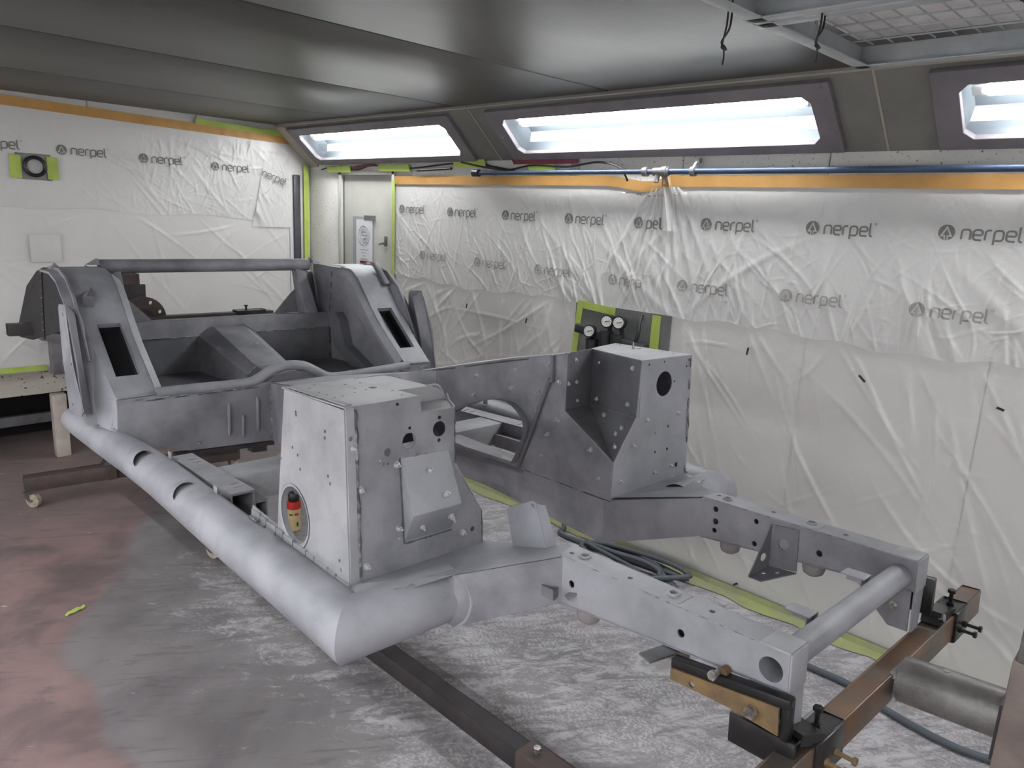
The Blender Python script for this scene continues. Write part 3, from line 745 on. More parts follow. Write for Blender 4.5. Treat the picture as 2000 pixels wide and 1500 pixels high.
for y0, y1, z, lab in ((5.06, 4.75, 1.992, 'lime tape patch over the cable left of the maroon tape'), (4.41, 4.06, 1.995, 'lime tape patch over the cable above the door'),
                       (3.62, 3.33, 2.014, 'lime tape patch over the cable above the pipe end'), (2.98, 2.78, 1.992, 'lime tape patch beside the maroon tape under the middle lamp')):
    tape([(XW - .022, y0, z - .022), (XW - .022, y1, z - .026), (XW - .022, y1 + .02, z + .02), (XW - .022, y0 + .015, z + .018)], lab, 'lime tape patches over the cables')
tape([(XW - .024, 4.72, 1.985), (XW - .024, 4.6, 2.0), (XW - .024, 4.45, 2.012), (XW - .024, 4.45, 2.028), (XW - .024, 4.6, 2.02), (XW - .024, 4.72, 2.01)], 'small maroon tape above the door', None, 'redtape')
tape([(XW - .024, 3.1, 2.002), (XW - .024, 2.63, 2.0), (XW - .024, 2.63, 2.026), (XW - .024, 3.12, 2.03)], 'long maroon tape under the left end of the middle lamp', None, 'redtape')

# ---------------------------------------------------------------- air regulator board
t = thing('regulator_board', 'dark air regulator with three dial gauges on a lime taped board', 'air regulator', (XW - .01, 2.28, 1.0))
MB().box((.0, .0, .14), (.016, .60, .27)).build('back_board', M['board'], t)
MB().plate([(-.012, .31, -.02), (-.012, .275, -.02), (-.012, .245, .285), (-.012, .285, .285)], .002).build('lime_tape', M['green'], t)
MB().plate([(-.013, .285, .29), (-.013, .03, .275), (-.013, .03, .235), (-.013, .265, .25)], .002).build('lime_tape', M['green'], t)
MB().plate([(-.013, -.195, 0), (-.013, -.25, 0), (-.013, -.25, .268), (-.013, -.2, .268)], .002).build('lime_tape', M['green'], t)
MB().bar((-.06, .24, .15), (-.06, -.2, .10), .05, .045).build('manifold', M['regulator'], t, bevel=.006)
for y, z, r in ((.13, .145, .03), (.02, .21, .03), (-.055, .213, .03)):
    d = Vector((-.86, -.25, .1)).normalized(); c = Vector((-.075, y, z))
    g_ = MB().cyl(c, d, r + .004, .034, 24).build('gauge', M['blackplastic'], t, bevel=.002)
    MB().cyl(c + d * .034, d, r - .003, .0025, 24).build('dial', M['dial'], g_)
    ax = orient(d)
    nd = MB().bar(c + d * .038 - ax @ Vector((.008, .002, 0)), c + d * .038 + ax @ Vector((.018, .004, 0)), .004, .002, up=d).build('needle', M['wire'], g_)
    tk = MB()
    for k in range(9):
        a = R(-30 + k * 30); tk.bar(c + d * .0372 + ax @ Vector((.019 * math.cos(a), .019 * math.sin(a), 0)), c + d * .0372 + ax @ Vector((.024 * math.cos(a), .024 * math.sin(a), 0)), .002, .001, up=d)
    tk.build('dial_marks', M['wire'], g_)
    MB().tube([c, c + Vector((.02, 0, -.06))], .012, 10).build('gauge_stem', M['regulator'], t)
for y, z1 in ((.13, .105), (.04, .16), (-.03, .15)):
    mb = MB(); mb.lathe([(.02, -.19), (.031, -.17), (.034, -.06), (.036, -.005), (.036, 0)], 20, Matrix.Translation((-.075, y - .01, z1))); mb.build('filter_bowl', M['regulator'], t, smooth=True)
MB().tube([(-.07, -.1, .08), (-.07, -.21, .10)], .022, 12).cyl((-.09, -.13, .09), (-1, 0, 0), .012, .014, 12).build('valve', M['regulator'], t, smooth=True)
MB().tube(smoothpath([(-.06, -.13, .1), (-.07, -.16, .16), (-.05, -.15, .22), (-.02, -.14, .26)], 5), .010, 8).build('hose_tail', M['wire'], t, smooth=True)

# ---------------------------------------------------------------- hanging filter frame under the ceiling
FZ = 2.15
t = thing('filter_frame', 'grey steel frame with wire mesh panels hanging below the ceiling', 'ceiling frame', (1.6, .88, FZ))
def L_(p, q, nm='frame_bar', up=(0, 0, 1), inner=(0, 0, 0)):
    p = Vector(p); q = Vector(q); mb = MB()
    mb.bar(p + Vector((0, 0, .028)), q + Vector((0, 0, .028)), .004, .056, up)
    mb.bar(p + Vector(inner) * .5 + Vector((0, 0, .002)), q + Vector(inner) * .5 + Vector((0, 0, .002)), Vector(inner).length, .004, up)
    return mb.build(nm, M['galv'], t, bevel=.001)
L_((-.95, 0, 0), (.585, -.015, 0), inner=(0, -.035, 0))
L_((.585, -.015, 0), (.585, -2.4, 0), inner=(-.035, 0, 0))
L_((.012, 0, 0), (.012, -2.4, 0), inner=(.035, 0, 0))
L_((-.005, 0, 0), (-.005, -2.4, 0), inner=(-.03, 0, 0))
L_((.012, -1.1, 0), (.585, -1.1, 0), inner=(0, -.035, 0))
for x0, x1_ in ((.03, .57), (-.95, -.03)):
    MB().box(((x0 + x1_) / 2, -1.2, .078), (x1_ - x0, 2.38, .012)).build('filter_mat', M['mesh'], t)
    for k in range(int((x1_ - x0) / .09) + 1):
        x = x0 + .02 + k * .09
        MB().tube([(x, -.02, .052), (x, -2.38, .052)], .0022, 6).build('mesh_wire', M['galv'], t)
    for k in range(24):
        MB().tube([(x0, -.05 - k * .05, .056), (x1_, -.05 - k * .05, .056)], .0022, 6).build('mesh_wire', M['galv'], t)
for x, y in ((-.4, 0), (.3, -.01), (.585, -.6), (.0, -.8)):
    MB().tube([(x, y, .05), (x, y, .15)], .004, 8).build('hanger_rod', M['zinc'], t)
def wl(p, label, s=1., fl=0):
    p = Vector(p)
    pts = [p + Vector(q) * s for q in ((0, 0, .06), (.012, .004, .02), (.006, .0, -.03), (.0, .004, -.075), (-.006, 0, -.085), (.004, -.006, -.088), (.010, .004, -.078), (-.004, .004, -.07), (.012, -.004, -.04), (.024, 0, .0), (.02, .002, .06))]
    o = MB().tube(smoothpath(pts, 5), .0022, 6).tube(smoothpath([p + Vector(q) * s for q in ((0, 0, -.08), (.006, 0, -.1), (.004, 0, -.122))], 4), .002, 6).build('tie_wire', M['wire'], smooth=True)
    tag(o, label, 'wire', 'twisted wires tied to the ceiling frame')
wl((1.475, .868, 2.15), 'twisted black wire hanging below the left bar of the ceiling frame', .85)
wl((1.60, .725, 2.155), 'loose black wire loop tied around the long bar of the ceiling frame', .8)
p = Vector((1.72, .42, 2.19))
pts = [p + Vector(q) for q in ((-.10, .06, 0), (-.08, .06, -.03), (-.04, .04, -.022), (-.03, .02, -.006), (-.01, .01, -.03), (.02, -.01, -.01), (.03, -.02, -.035), (.06, -.04, -.03), (.12, -.08, -.01), (.16, -.10, -.014))]
tag(MB().tube(smoothpath(pts, 6), .0025, 6).tube(smoothpath([q + Vector((.012, .01, .008)) for q in pts[2:8]], 6), .002, 6).build('tie_wire', M['wire'], smooth=True), 'crumpled black wire lying against the mesh panel at the top right', 'wire', 'twisted wires tied to the ceiling frame')

# ================================================================ car chassis (local: x right, y to the rear, z up)
CAR = thing('car_chassis', 'bare car chassis in mottled grey primer held level on the brown rotisserie', 'car chassis', (1.39030, -.06874, 1.0), (R(-3.0), 0, R(-2.83063)))
PR, PL_, PP, PD, WE = M['primer'], M['primer_lit'], M['primer_lit_pale'], M['primer_shaded'], M['weld']
def sx(pts, s): return [(p[0] * s, p[1], p[2]) for p in pts]
def weld_line(parent, p, q, n=14, r=.0028, name='weld_seam', gap=.35, m=None):
    """broken bead of weld and sealer along an edge"""
    p = Vector(p); q = Vector(q); mb = MB(); d = q - p; k = 0.
    while k < 1:
        l = random.uniform(.4, 1.4) / n
        if random.random() > gap:
            a = p + d * k; b = p + d * min(1, k + l); r_ = r * 1.25
            mb.tube([a, (a + b) / 2 + Vector((random.uniform(-1, 1), random.uniform(-1, 1), random.uniform(-1, 1))) * r * .3, b], [r_ * .6, r_ * random.uniform(.8, 1.3), r_ * .6], 6)
        k += l
    if mb.v: return tag(mb.build(name, m or WE, parent, smooth=True), kind='stuff')
def seam(parent, p, q, n=10, r=.0022, gap=.12): return weld_line(parent, p, q, n, r, 'open_seam', gap, M['seam'])

for s in (-1, 1):
    # sill tube with its mitred front corner
    st = [(-.700, 3.40, -.010, .050), (-.698, 3.25, -.011, .053), (-.694, 2.95, -.011, .056), (-.690, 2.62, -.006, .060), (-.687, 2.35, -.010, .061), (-.683, 2.0, -.030, .063), (-.680, 1.75, -.044, .064), (-.677, 1.5, -.055, .064), (-.675, 1.237, -.068, .065)]
    path = [Vector((a * -s, b, c)) for a, b, c, r in st] + [Vector((.43 * s, 1.204, -.050))]
    path = [Vector((abs(q.x) * s, q.y, q.z)) for q in path]
    rads = [r for a, b, c, r in st] + [.063]
    rings = sweep_rings(path, rads, 36)
    def skin(rs, name, m, cap=(0, 0)):
        mb = MB(); n = len(rs[0])
        for g in rs: mb.v += [tuple(k) for k in g]
        for i in range(len(rs) - 1):
            for k in range(n): mb.f.append((i * n + k, i * n + (k + 1) % n, (i + 1) * n + (k + 1) % n, (i + 1) * n + k))
        for i, c in ((0, cap[0]), (len(rs) - 1, cap[1])):
            if c: mb.f.append(tuple(i * n + k for k in range(n)))
        return mb.build(name, m, CAR, smooth=True, angle=50)
    end0 = [Vector(q) * .5 + path[0] * .5 + Vector((0, .018, 0)) for q in rings[0]]
    end1 = [Vector(q) * .85 + path[0] * .15 + Vector((0, .012, 0)) for q in rings[0]]
    sill = skin([end0, end1] + rings[:9], 'sill_tube', PL_, (1, 0))
    skin(rings[8:], 'outrigger_tube', PL_)
    # sleeve brackets welded round the sill
    for y, yy in ((2.50, 2.42), (2.15, 2.075)):
        i = min(range(len(st)), key=lambda k: abs(st[k][1] - y)); a, _, c, r = st[i]; r += .001
        mb = MB(); n = 9; A = []; B = []
        for k in range(n + 1):
            th = R(88 + 66 * k / n)      # over the outer top of the tube
            o = lambda rr, yv: (s * (abs(a) - rr * math.cos(th)), yv, c + rr * math.sin(th))
            lift = .019 * math.sin(PI * k / n) ** .8
            A.append(o(r + .001, y)); B.append(o(r + lift, yy))
        mb.add(A + B, [(k, k + 1, n + 2 + k, n + 1 + k) for k in range(n)])
        mb.build('sill_gusset', PL_, sill, smooth=True)
    for y in (2.36, 1.99):
        MB().box((s * .655, y, .052 - (2.36 - y) * .05), (.003, .028, .026)).box((s * .645, y, .04 - (2.36 - y) * .05), (.022, .028, .003)).build('sill_tab', PL_, sill, bevel=.001)

    # outrigger box between the tube and the front rail, and the member behind it
    plan = [(-.303, .978, .069, -.036), (-.465, 1.150, .016, -.108), (-.465, 1.285, -.02, -.108), (-.25, 1.34, -.03, -.168), (-.25, .995, .069, -.037)]
    T = [Vector((abs(u) * s, v, a)) for u, v, a, b in plan]; Bt = [Vector((abs(u) * s, v, b)) for u, v, a, b in plan]
    mb = MB(); k = len(plan)
    mb.add(T + Bt, [tuple(range(k)), tuple(reversed(range(k, 2 * k)))] + [(i, (i + 1) % k, k + (i + 1) % k, k + i) for i in range(k)])
    mb.build('outrigger_box', PR, CAR, bevel=.003)
    MB().tube(smoothpath([(s * .466, 1.150, .016), (s * .446, 1.133, -.008), (s * .438, 1.124, -.045), (s * .446, 1.131, -.085), (s * .466, 1.148, -.108)], 5), .0035, 6).build('weld_seam', PL_, CAR, smooth=True)
    mb = MB().hexa([(s * .25, 1.338, -.03), (s * .33, 1.338, -.03), (s * .33, 2.3, .012), (s * .25, 2.3, .012)],
                   [(s * .25, 1.338, -.168), (s * .33, 1.338, -.168), (s * .33, 2.3, -.085), (s * .25, 2.3, -.085)])
    inner = mb.build('inner_member', PR, CAR, bevel=.003)
    # front rail built from plates
    def rp_(pts, nm, m=PR, holes=(), off=0., t=.004): return MB().plate([(abs(q[0]) * s, q[1], q[2]) for q in pts], t, [((abs(h[0][0]) * s, h[0][1], h[0][2]), h[1]) for h in holes], off).build(nm, m, CAR)
    zb = lambda v: -.001 - .036 * (v - .468) / .51
    zt = lambda v: .064 + .006 * (v - .468) / .51
    out_h = [((.303, .50, .027), .0245), ((.303, .678, .018), .0085), ((.303, .953, .016), .0085)]
    in_h = [((.25, .958, .048), .008), ((.25, .956, .015), .0085), ((.25, .958, -.010), .007), ((.25, .842, .048), .007), ((.25, .843, -.011), .007), ((.25, .678, .017), .0085)]
    rp_([(.303, .468, zb(.468)), (.303, .985, zb(.985)), (.303, .985, zt(.985)), (.303, .468, zt(.468))], 'rail_side', PL_ if s < 0 else PR, out_h)
    rp_([(.25, .468, zb(.468)), (.25, 1.0, zb(1.0)), (.25, 1.0, zt(1.0)), (.25, .468, zt(.468))], 'rail_side', PR, in_h + [((.25, .50, .027), .0235)])
    rp_([(.305, .468, .066), (.305, .985, .072), (.248, 1.0, .072), (.248, .468, .066)], 'rail_top', PL_, [((.276, .633, .068), .006), ((.283, .816, .0702), .006), ((.284, .972, .0715), .006), ((.276, .941, .0715), .008), ((.279, .716, .069), .008)])
    rp_([(.305, .468, zb(.468)), (.305, .985, zb(.985)), (.248, 1.0, zb(1.)), (.248, .468, zb(.468))], 'rail_bottom', PR)
    MB().box((s * .2765, .466, .032), (.058, .004, .072)).build('rail_end_plate', PP, CAR, bevel=.0015)
    MB().box((s * .2765, .495, .068), (.06, .055, .005)).build('rail_end_cap', PP, CAR, bevel=.002)
    for y in (.941, .716):
        MB().pipe((s * .277, y, .070), (s * .277, y, .077), .0125, .0035, 16).build('boss_ring', PP, CAR)
        MB().box((s * .277, y - .005, .0705), (.046, .045, .003)).build('boss_pad', PP, CAR, bevel=.001)
        mb = MB().lathe([(.014, -.034), (.023, -.028), (.0265, -.016), (.0265, -.004), (.02, 0)], 20, Matrix.Translation((s * .277, y - .015, zb(y))))
        mb.build('mount_cup', M['rubber'], CAR, smooth=True)
    weld_line(CAR, (s * .305, .99, .064), (s * .305, .985, -.03), 6, .002)
    weld_line(CAR, (s * .3045, .5, .0665), (s * .3045, .96, .0705), 20, .0013, gap=.25)
    weld_line(CAR, (s * .2485, .5, .0665), (s * .2485, .96, .0705), 20, .0013, gap=.25)
    # leg plates from the rail end down to the rotisserie
    rp_([(.25, .474, 0), (.25, .60, -.008), (.25, .515, -.096), (.25, .474, -.096)], 'leg_plate', PR)
    rp_([(.25, .468, .0), (.302, .468, 0), (.286, .468, -.096), (.25, .468, -.096)], 'leg_plate', PL_)

    # ------------------------------------------------ rear wheel arch
    prof = [(2.80, .165), (2.90, .242), (3.00, .325), (3.08, .402), (3.15, .485), (3.21, .552), (3.27, .590), (3.35, .607), (3.48, .612)]
    ui = lambda v: .550 - .006 * (v - 2.8); uo = lambda v: .683 + .03 * min(1, max(0, (v - 2.8) / .5))
    wz = [(.576, 2.886, None), (.576, 3.082, None), (.656, 3.087, None), (.657, 2.897, None)]
    def zat(v):
        for (a, za), (b, zb_) in zip(prof[:-1], prof[1:]):
            if a <= v <= b: return za + (zb_ - za) * (v - a) / (b - a)
        return prof[-1][1]
    # sloping top, with the opening left out of the strip
    mb = MB(); vs_ = sorted([p[0] for p in prof] + [2.889, 3.085])
    rows = []
    for v in vs_:
        rows.append([(s * u, v, zat(v)) for u in (ui(v), .576, .657, uo(v))])
    pts = [q for r_ in rows for q in r_]; fs = []
    for i in range(len(rows) - 1):
        for k in range(3):
            if k == 1 and 2.888 < (vs_[i] + vs_[i + 1]) / 2 < 3.086: continue
            fs.append((i * 4 + k, i * 4 + k + 1, i * 4 + k + 5, i * 4 + k + 4))
    mb.add(pts, fs)
    arch = mb.build('arch_top', PL_ if s < 0 else PL_, CAR, smooth=True, angle=25)
    # frame lip around the opening and its inside painted near-black for shade
    a = [(s * .576, 2.889, zat(2.889)), (s * .576, 3.085, zat(3.085)), (s * .657, 3.085, zat(3.085)), (s * .657, 2.889, zat(2.889))]
    d = Vector((0, .012, -.016)); lo = [tuple(Vector(q) + d) for q in a]
    MB().add(a + lo, [(i, (i + 1) % 4, 4 + (i + 1) % 4, 4 + i) for i in range(4)]).build('opening_lip', PL_, CAR)
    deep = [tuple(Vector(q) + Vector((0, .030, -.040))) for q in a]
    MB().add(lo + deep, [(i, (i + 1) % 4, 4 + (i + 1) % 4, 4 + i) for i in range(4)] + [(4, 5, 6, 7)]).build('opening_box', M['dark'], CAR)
    # outer side face between sloping edge and wheel opening
    wheel = [(2.925, .06), (2.945, .15), (2.985, .28), (3.045, .40), (3.125, .505), (3.215, .572), (3.32, .602), (3.48, .606)]
    e1 = [(s * uo(v), v, zat(v)) for v, z in prof]
    e2 = [(s * .700, 2.845, .05)] + [(s * .722, v, z) for v, z in wheel]
    n1, n2 = len(e1), len(e2)
    mb = MB(); mb.add(e1 + e2, [(i, i + 1, n1 + i + 1, n1 + i) for i in range(n1 - 1)])
    mb.build('arch_side', PL_, CAR, smooth=True, angle=30)
    MB().plate([(s * .684, 2.80, .165), (s * .684, 2.80, .045), (s * .716, 2.925, .05), (s * .70, 2.87, .16)], .003).build('arch_side', PL_, CAR)
    # wheel arch flange
    mb = MB(); A = [(s * .722, v, z) for v, z in wheel]; B = [(s * .752, v + .01, z - .004) for v, z in wheel]
    C_ = [(s * .752, v + .016, z - .012) for v, z in wheel]; n = len(A)
    mb.add(A + B + C_, [(i, i + 1, n + i + 1, n + i) for i in range(n - 1)] + [(n + i, n + i + 1, 2 * n + i + 1, 2 * n + i) for i in range(n - 1)])
    fl_ = mb.build('arch_flange', PR, CAR, smooth=True)
    lipm = MB().tube([(s * .719, v - .004, z + .004) for v, z in wheel[2:]], .006, 8).build('arch_lip', PR if s < 0 else PD, fl_, smooth=True)
    MB().add([(s * .70, 3.38, .612), (s * .735, 3.38, .606), (s * .718, 3.385, .632), (s * .70, 3.42, .612), (s * .735, 3.42, .606)], [(0, 1, 2), (3, 4, 2), (0, 3, 2), (1, 4, 2)]).build('arch_peak_tab', PL_, fl_)
    # small triangular bracket on the slope
    c = [(s * .625, 3.255, zat(3.255)), (s * .655, 3.19, zat(3.19)), (s * .60, 3.19, zat(3.19))]
    if s < 0:
        MB().add([(s * .637, 3.2, .541), (s * .683, 3.15, .512), (s * .643, 3.148, .508), (s * .684, 3.135, .466), (s * .652, 3.135, .466)], [(1, 2, 4, 3), (0, 2, 4), (0, 1, 3)]).build('slope_bracket', PD, CAR)
    else:
        MB().bar((s * .685, 3.27, zat(3.27) + .03), (s * .685, 3.16, zat(3.16) + .02), .03, .02).build('slope_bracket', PD, CAR, bevel=.003)
    # dark inner wheelhouse seen through the wheel opening
    pf = [(3.04, .20), (3.09, .30), (3.22, .48), (3.38, .588), (3.90, .598), (4.06, .575), (4.33, .495), (4.70, .25), (4.66, .207), (4.32, .225), (3.60, .34), (3.2, .20)] if s < 0 else [(3.04, .20), (3.09, .30), (3.22, .48), (3.38, .588), (3.66, .598), (3.66, .34), (3.2, .20)]
    rib_holes = [] if s > 0 else [((s * .66, 4.18, .50), .006), ((s * .66, 4.40, .40), .006), ((s * .66, 4.55, .315), .006)]
    wh = MB().plate([(s * .66, v, z) for v, z in pf], .004, rib_holes).build('wheelhouse', M['blackpaint'], CAR)
    if s < 0: MB().bar((s * .664, 3.93, .585), (s * .664, 4.02, .26), .012, .006, up=(1, 0, 0)).build('wheelhouse_seam', M['blackpaint'], wh)
    for k in range(8 if s < 0 else 0): bolt(wh, (s * .664, 3.94 + .01 * k, .57 - .038 * k), (s, 0, 0), .6, 'spot_weld', None)
    mb = MB(); m_ = [(v, z) for v, z in pf[1:(9 if s < 0 else 5)]]
    mb.add([(s * .66, v, z) for v, z in m_] + [(s * .56, v, z) for v, z in m_], [(i, i + 1, len(m_) + i + 1, len(m_) + i) for i in range(len(m_) - 1)])
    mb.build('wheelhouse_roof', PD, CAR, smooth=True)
    # fin plate standing outboard of the arch
    fin = [(s * .775, 3.10, .475), (s * .775, 3.085, .489), (s * .775, 2.99, .493), (s * .775, 2.965, .45), (s * .775, 2.905, .30), (s * .775, 2.88, .12), (s * .775, 2.905, .10), (s * .775, 3.06, .083), (s * .775, 3.085, .10), (s * .775, 3.11, .30)]
    MB().plate(fin, .003, [((s * .775, 3.035, .455), .0065), ((s * .775, 2.98, .28), .006), ((s * .775, 3.02, .125), .006)]).build('fin_plate', PR, CAR)
    mb = MB(); mb.plate([(s * .775, 2.99, .493), (s * .775, 2.965, .45), (s * .775, 2.905, .30), (s * .775, 2.88, .12), (s * .732, 2.915, .10), (s * .735, 2.965, .30), (s * .74, 3.02, .46)], .003)
    mb.build('fin_web', PR, CAR)
    # inner side of the arch
    inn = [(s * .545, v, zat(v) + .0) for v in (2.80, 3.00, 3.15, 3.27, 3.48)]
    base = [(s * .53, 3.50, .10), (s * .545, 2.82, .10)]
    MB().plate([(s * .548, 2.80, .165), (s * .548, 2.90, .242), (s * .548, 3.0, .325), (s * .548, 3.08, .402), (s * .548, 3.15, .485), (s * .548, 3.21, .552), (s * .548, 3.27, .59), (s * .548, 3.66, .612), (s * .548, 3.70, .10), (s * .548, 2.80, .10)], .004).build('arch_inner_side', PR, CAR)
    strip = [(2.83, .165), (2.93, .245), (3.04, .335), (3.13, .43), (3.21, .52), (3.27, .565), (3.36, .58)]
    mb = MB(); A = [(s * .545, v, z + .022) for v, z in strip]; B = [(s * .515, v, z) for v, z in strip]; n = len(A)
    C_ = [(s * .515, v + .012, z - .012) for v, z in strip]
    mb.add(A + B + C_, [(i, i + 1, n + i + 1, n + i) for i in range(n - 1)] + [(n + i, n + i + 1, 2 * n + i + 1, 2 * n + i) for i in range(n - 1)])
    mb.build('arch_inner_strip', PL_, CAR, smooth=True, angle=30)
    MB().bar((s * .546, 3.46, .536), (s * .546, 2.94, .15), .004, .006, up=(1, 0, 0)).build('pressed_crease', PP, CAR)
    # belt bracket plate on the inner side
    bb = [(s * .50, 3.44, .375), (s * .50, 3.36, .37), (s * .50, 3.315, .33), (s * .50, 3.275, .21), (s * .50, 3.06, .115), (s * .50, 3.22, .115), (s * .50, 3.38, .20)]
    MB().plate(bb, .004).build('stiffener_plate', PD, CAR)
    mb = MB()
    for a_, b_ in ((bb[1], bb[2]), (bb[2], bb[3]), (bb[3], bb[4])): mb.hexa([a_, b_, (s * .548, b_[1], b_[2]), (s * .548, a_[1], a_[2])], [(a_[0], a_[1] - .003, a_[2] + .003), (b_[0], b_[1] - .003, b_[2] + .003), (s * .548, b_[1] - .003, b_[2] + .003), (s * .548, a_[1] - .003, a_[2] + .003)])
    mb.build('stiffener_edge', PD, CAR)

    seam(CAR, (s * .547, 3.50, .35), (s * .547, 3.46, .58), 8, .004, .3); seam(CAR, (s * .53, 3.49, .12), (s * .53, 3.49, .28), 5, .005, .3)
    # uprights under the rear cross tube
    MB().hexa([(s * .418, 3.61, .59), (s * .47, 3.60, .57), (s * .48, 3.50, .362), (s * .418, 3.515, .362)], [(s * .418, 3.66, .59), (s * .54, 3.66, .57), (s * .548, 3.60, .30), (s * .418, 3.60, .30)]).build('upright', PR, CAR, bevel=.003)
    MB().plate([(s * .42, 3.632, .48), (s * .42, 3.632, .36), (s * .295, 3.632, .355), (s * .39, 3.632, .455)], .004).build('gusset_plate', PR, CAR)
    MB().add([(s * .505, 3.58, .615), (s * .548, 3.58, .615), (s * .505, 3.66, .615), (s * .548, 3.66, .615), (s * .508, 3.60, .642), (s * .508, 3.64, .642)], [(0, 1, 4), (2, 5, 3), (0, 4, 5, 2), (1, 3, 5, 4), (0, 2, 3, 1)]).build('tube_end_bracket', PL_, CAR)

# rear cross tube, bulkhead, seat pan, tunnel
MB().tube([(-.50, 3.63, .607), (.50, 3.63, .607)], .031, 24).build('rear_cross_tube', PR, CAR, smooth=True)
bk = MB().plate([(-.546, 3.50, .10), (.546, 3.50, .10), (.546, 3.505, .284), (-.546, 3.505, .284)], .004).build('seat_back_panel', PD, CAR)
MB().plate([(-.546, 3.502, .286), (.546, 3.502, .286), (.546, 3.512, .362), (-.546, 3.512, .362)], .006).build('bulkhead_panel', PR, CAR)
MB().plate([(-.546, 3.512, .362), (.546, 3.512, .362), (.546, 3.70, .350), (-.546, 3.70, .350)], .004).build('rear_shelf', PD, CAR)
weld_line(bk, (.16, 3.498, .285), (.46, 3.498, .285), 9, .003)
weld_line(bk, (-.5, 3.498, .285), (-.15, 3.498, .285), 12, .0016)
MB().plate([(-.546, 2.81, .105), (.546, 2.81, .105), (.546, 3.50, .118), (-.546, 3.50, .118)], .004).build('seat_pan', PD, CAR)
secA = [(-.15, 3.498, .12), (-.135, 3.496, .285), (-.072, 3.488, .327), (.072, 3.488, .327), (.135, 3.496, .285), (.15, 3.498, .12)]
secB = [(-.125, 3.02, .105), (-.112, 3.03, .160), (-.062, 3.046, .192), (.062, 3.046, .192), (.112, 3.03, .160), (.125, 3.02, .105)]
secC = [(-.12, 2.83, .105), (-.105, 2.83, .13), (-.06, 2.83, .165), (.06, 2.83, .165), (.105, 2.83, .13), (.12, 2.83, .105)]
mb = MB(); mb.add(secA + secB, [(i, i + 1, 7 + i, 6 + i) for i in range(5)]); tun = mb.build('tunnel_hump', PR, CAR, angle=10)
mb = MB(); mb.add(secB + secC, [(i, i + 1, 7 + i, 6 + i) for i in range(5)]); mb.build('tunnel_hump', PD, CAR)
weld_line(tun, (-.135, 3.496, .287), (-.07, 3.488, .329), 5, .003, gap=.2); weld_line(tun, (.072, 3.488, .329), (.14, 3.496, .285), 5, .004, gap=.1)
weld_line(tun, (-.114, 3.028, .163), (-.062, 3.044, .194), 4, .003, gap=.1)
for x, y, z in ((.0, 3.25, .262), (.035, 3.25, .262)): plug(tun, (x, y, z), (0, -.3, 1), .6)

# heelboard with its tube and hoop
hb = MB().plate([(-.683, 2.80, .165), (-.11, 2.80, .165), (-.115, 2.80, -.078), (-.45, 2.80, -.062), (-.60, 2.80, -.02), (-.69, 2.80, .055)], .004).build('heelboard', PR, CAR)
MB().plate([(.683, 2.80, .165), (.11, 2.80, .165), (.115, 2.80, -.078), (.45, 2.80, -.062), (.60, 2.80, -.02), (.69, 2.80, .055)], .004).build('heelboard', PR, CAR)
for x, z0, z1 in ((-.29, .10, -.03), (-.236, .05, -.045), (-.174, .11, -.03)):
    MB().tube([(x, 2.797, z0), (x, 2.793, z0 - .015), (x - .004, 2.793, z1 + .015), (x - .004, 2.797, z1)], [.003, .007, .007, .003], 8).build('pressed_rib', PR, hb, smooth=True)
bolt(hb, (-.41, 2.797, -.04), (0, -1, 0), .9)
hp = smoothpath([(-.55, 2.808, .172), (-.40, 2.808, .171), (-.22, 2.808, .168), (-.165, 2.808, .180), (-.115, 2.808, .205), (-.06, 2.808, .219), (-.015, 2.808, .222), (.04, 2.808, .212), (.09, 2.808, .186), (.14, 2.808, .158), (.19, 2.808, .150), (.35, 2.808, .154), (.56, 2.808, .162)], 5)
ht = MB().tube(hp, .0205, 14).build('heelboard_tube', PL_, CAR, smooth=True)
MB().plate([(-.683, 2.795, .168), (-.683, 2.83, .172), (-.545, 2.83, .178), (-.545, 2.795, .172)], .004).build('tube_flange', PL_, CAR)
MB().plate([(.683, 2.795, .168), (.683, 2.83, .172), (.545, 2.83, .178), (.545, 2.795, .172)], .004).build('tube_flange', PL_, CAR)
weld_line(ht, (-.68, 2.792, .158), (-.12, 2.792, .152), 18, .003, gap=.45); weld_line(ht, (.15, 2.792, .138), (.68, 2.792, .15), 16, .003, gap=.4)
mb = MB(); hoopin = [(-.125, 2.80, .165), (-.09, 2.80, .19), (-.02, 2.80, .2), (.05, 2.80, .19), (.11, 2.80, .16)]
mb.plate(hoopin, .003); mb.build('hoop_web', PD, CAR)
seam(hb, (-.68, 2.798, .150), (-.12, 2.798, .148), 12, .002, .45); seam(hb, (-.115, 2.797, .15), (-.117, 2.797, -.07), 7, .003, .15); seam(bk, (-.54, 3.497, .284), (.54, 3.497, .284), 10, .0022, .3)
# gearbox tunnel between heelboard and footwells
for s in (-1, 1):
    MB().add([(s * .115, 2.80, .160), (s * .25, 2.28, .235), (s * .25, 2.28, -.02), (s * .115, 2.80, -.078)], [(0, 1, 2, 3)]).build('tunnel_side', PR, CAR)
MB().add([(-.115, 2.80, .162), (.115, 2.80, .162), (.25, 2.28, .237), (-.25, 2.28, .237)], [(0, 1, 2, 3)]).build('tunnel_top', PL_, CAR)
weld_line(CAR, (-.118, 2.795, .15), (-.118, 2.795, -.07), 9, .004, gap=.2)

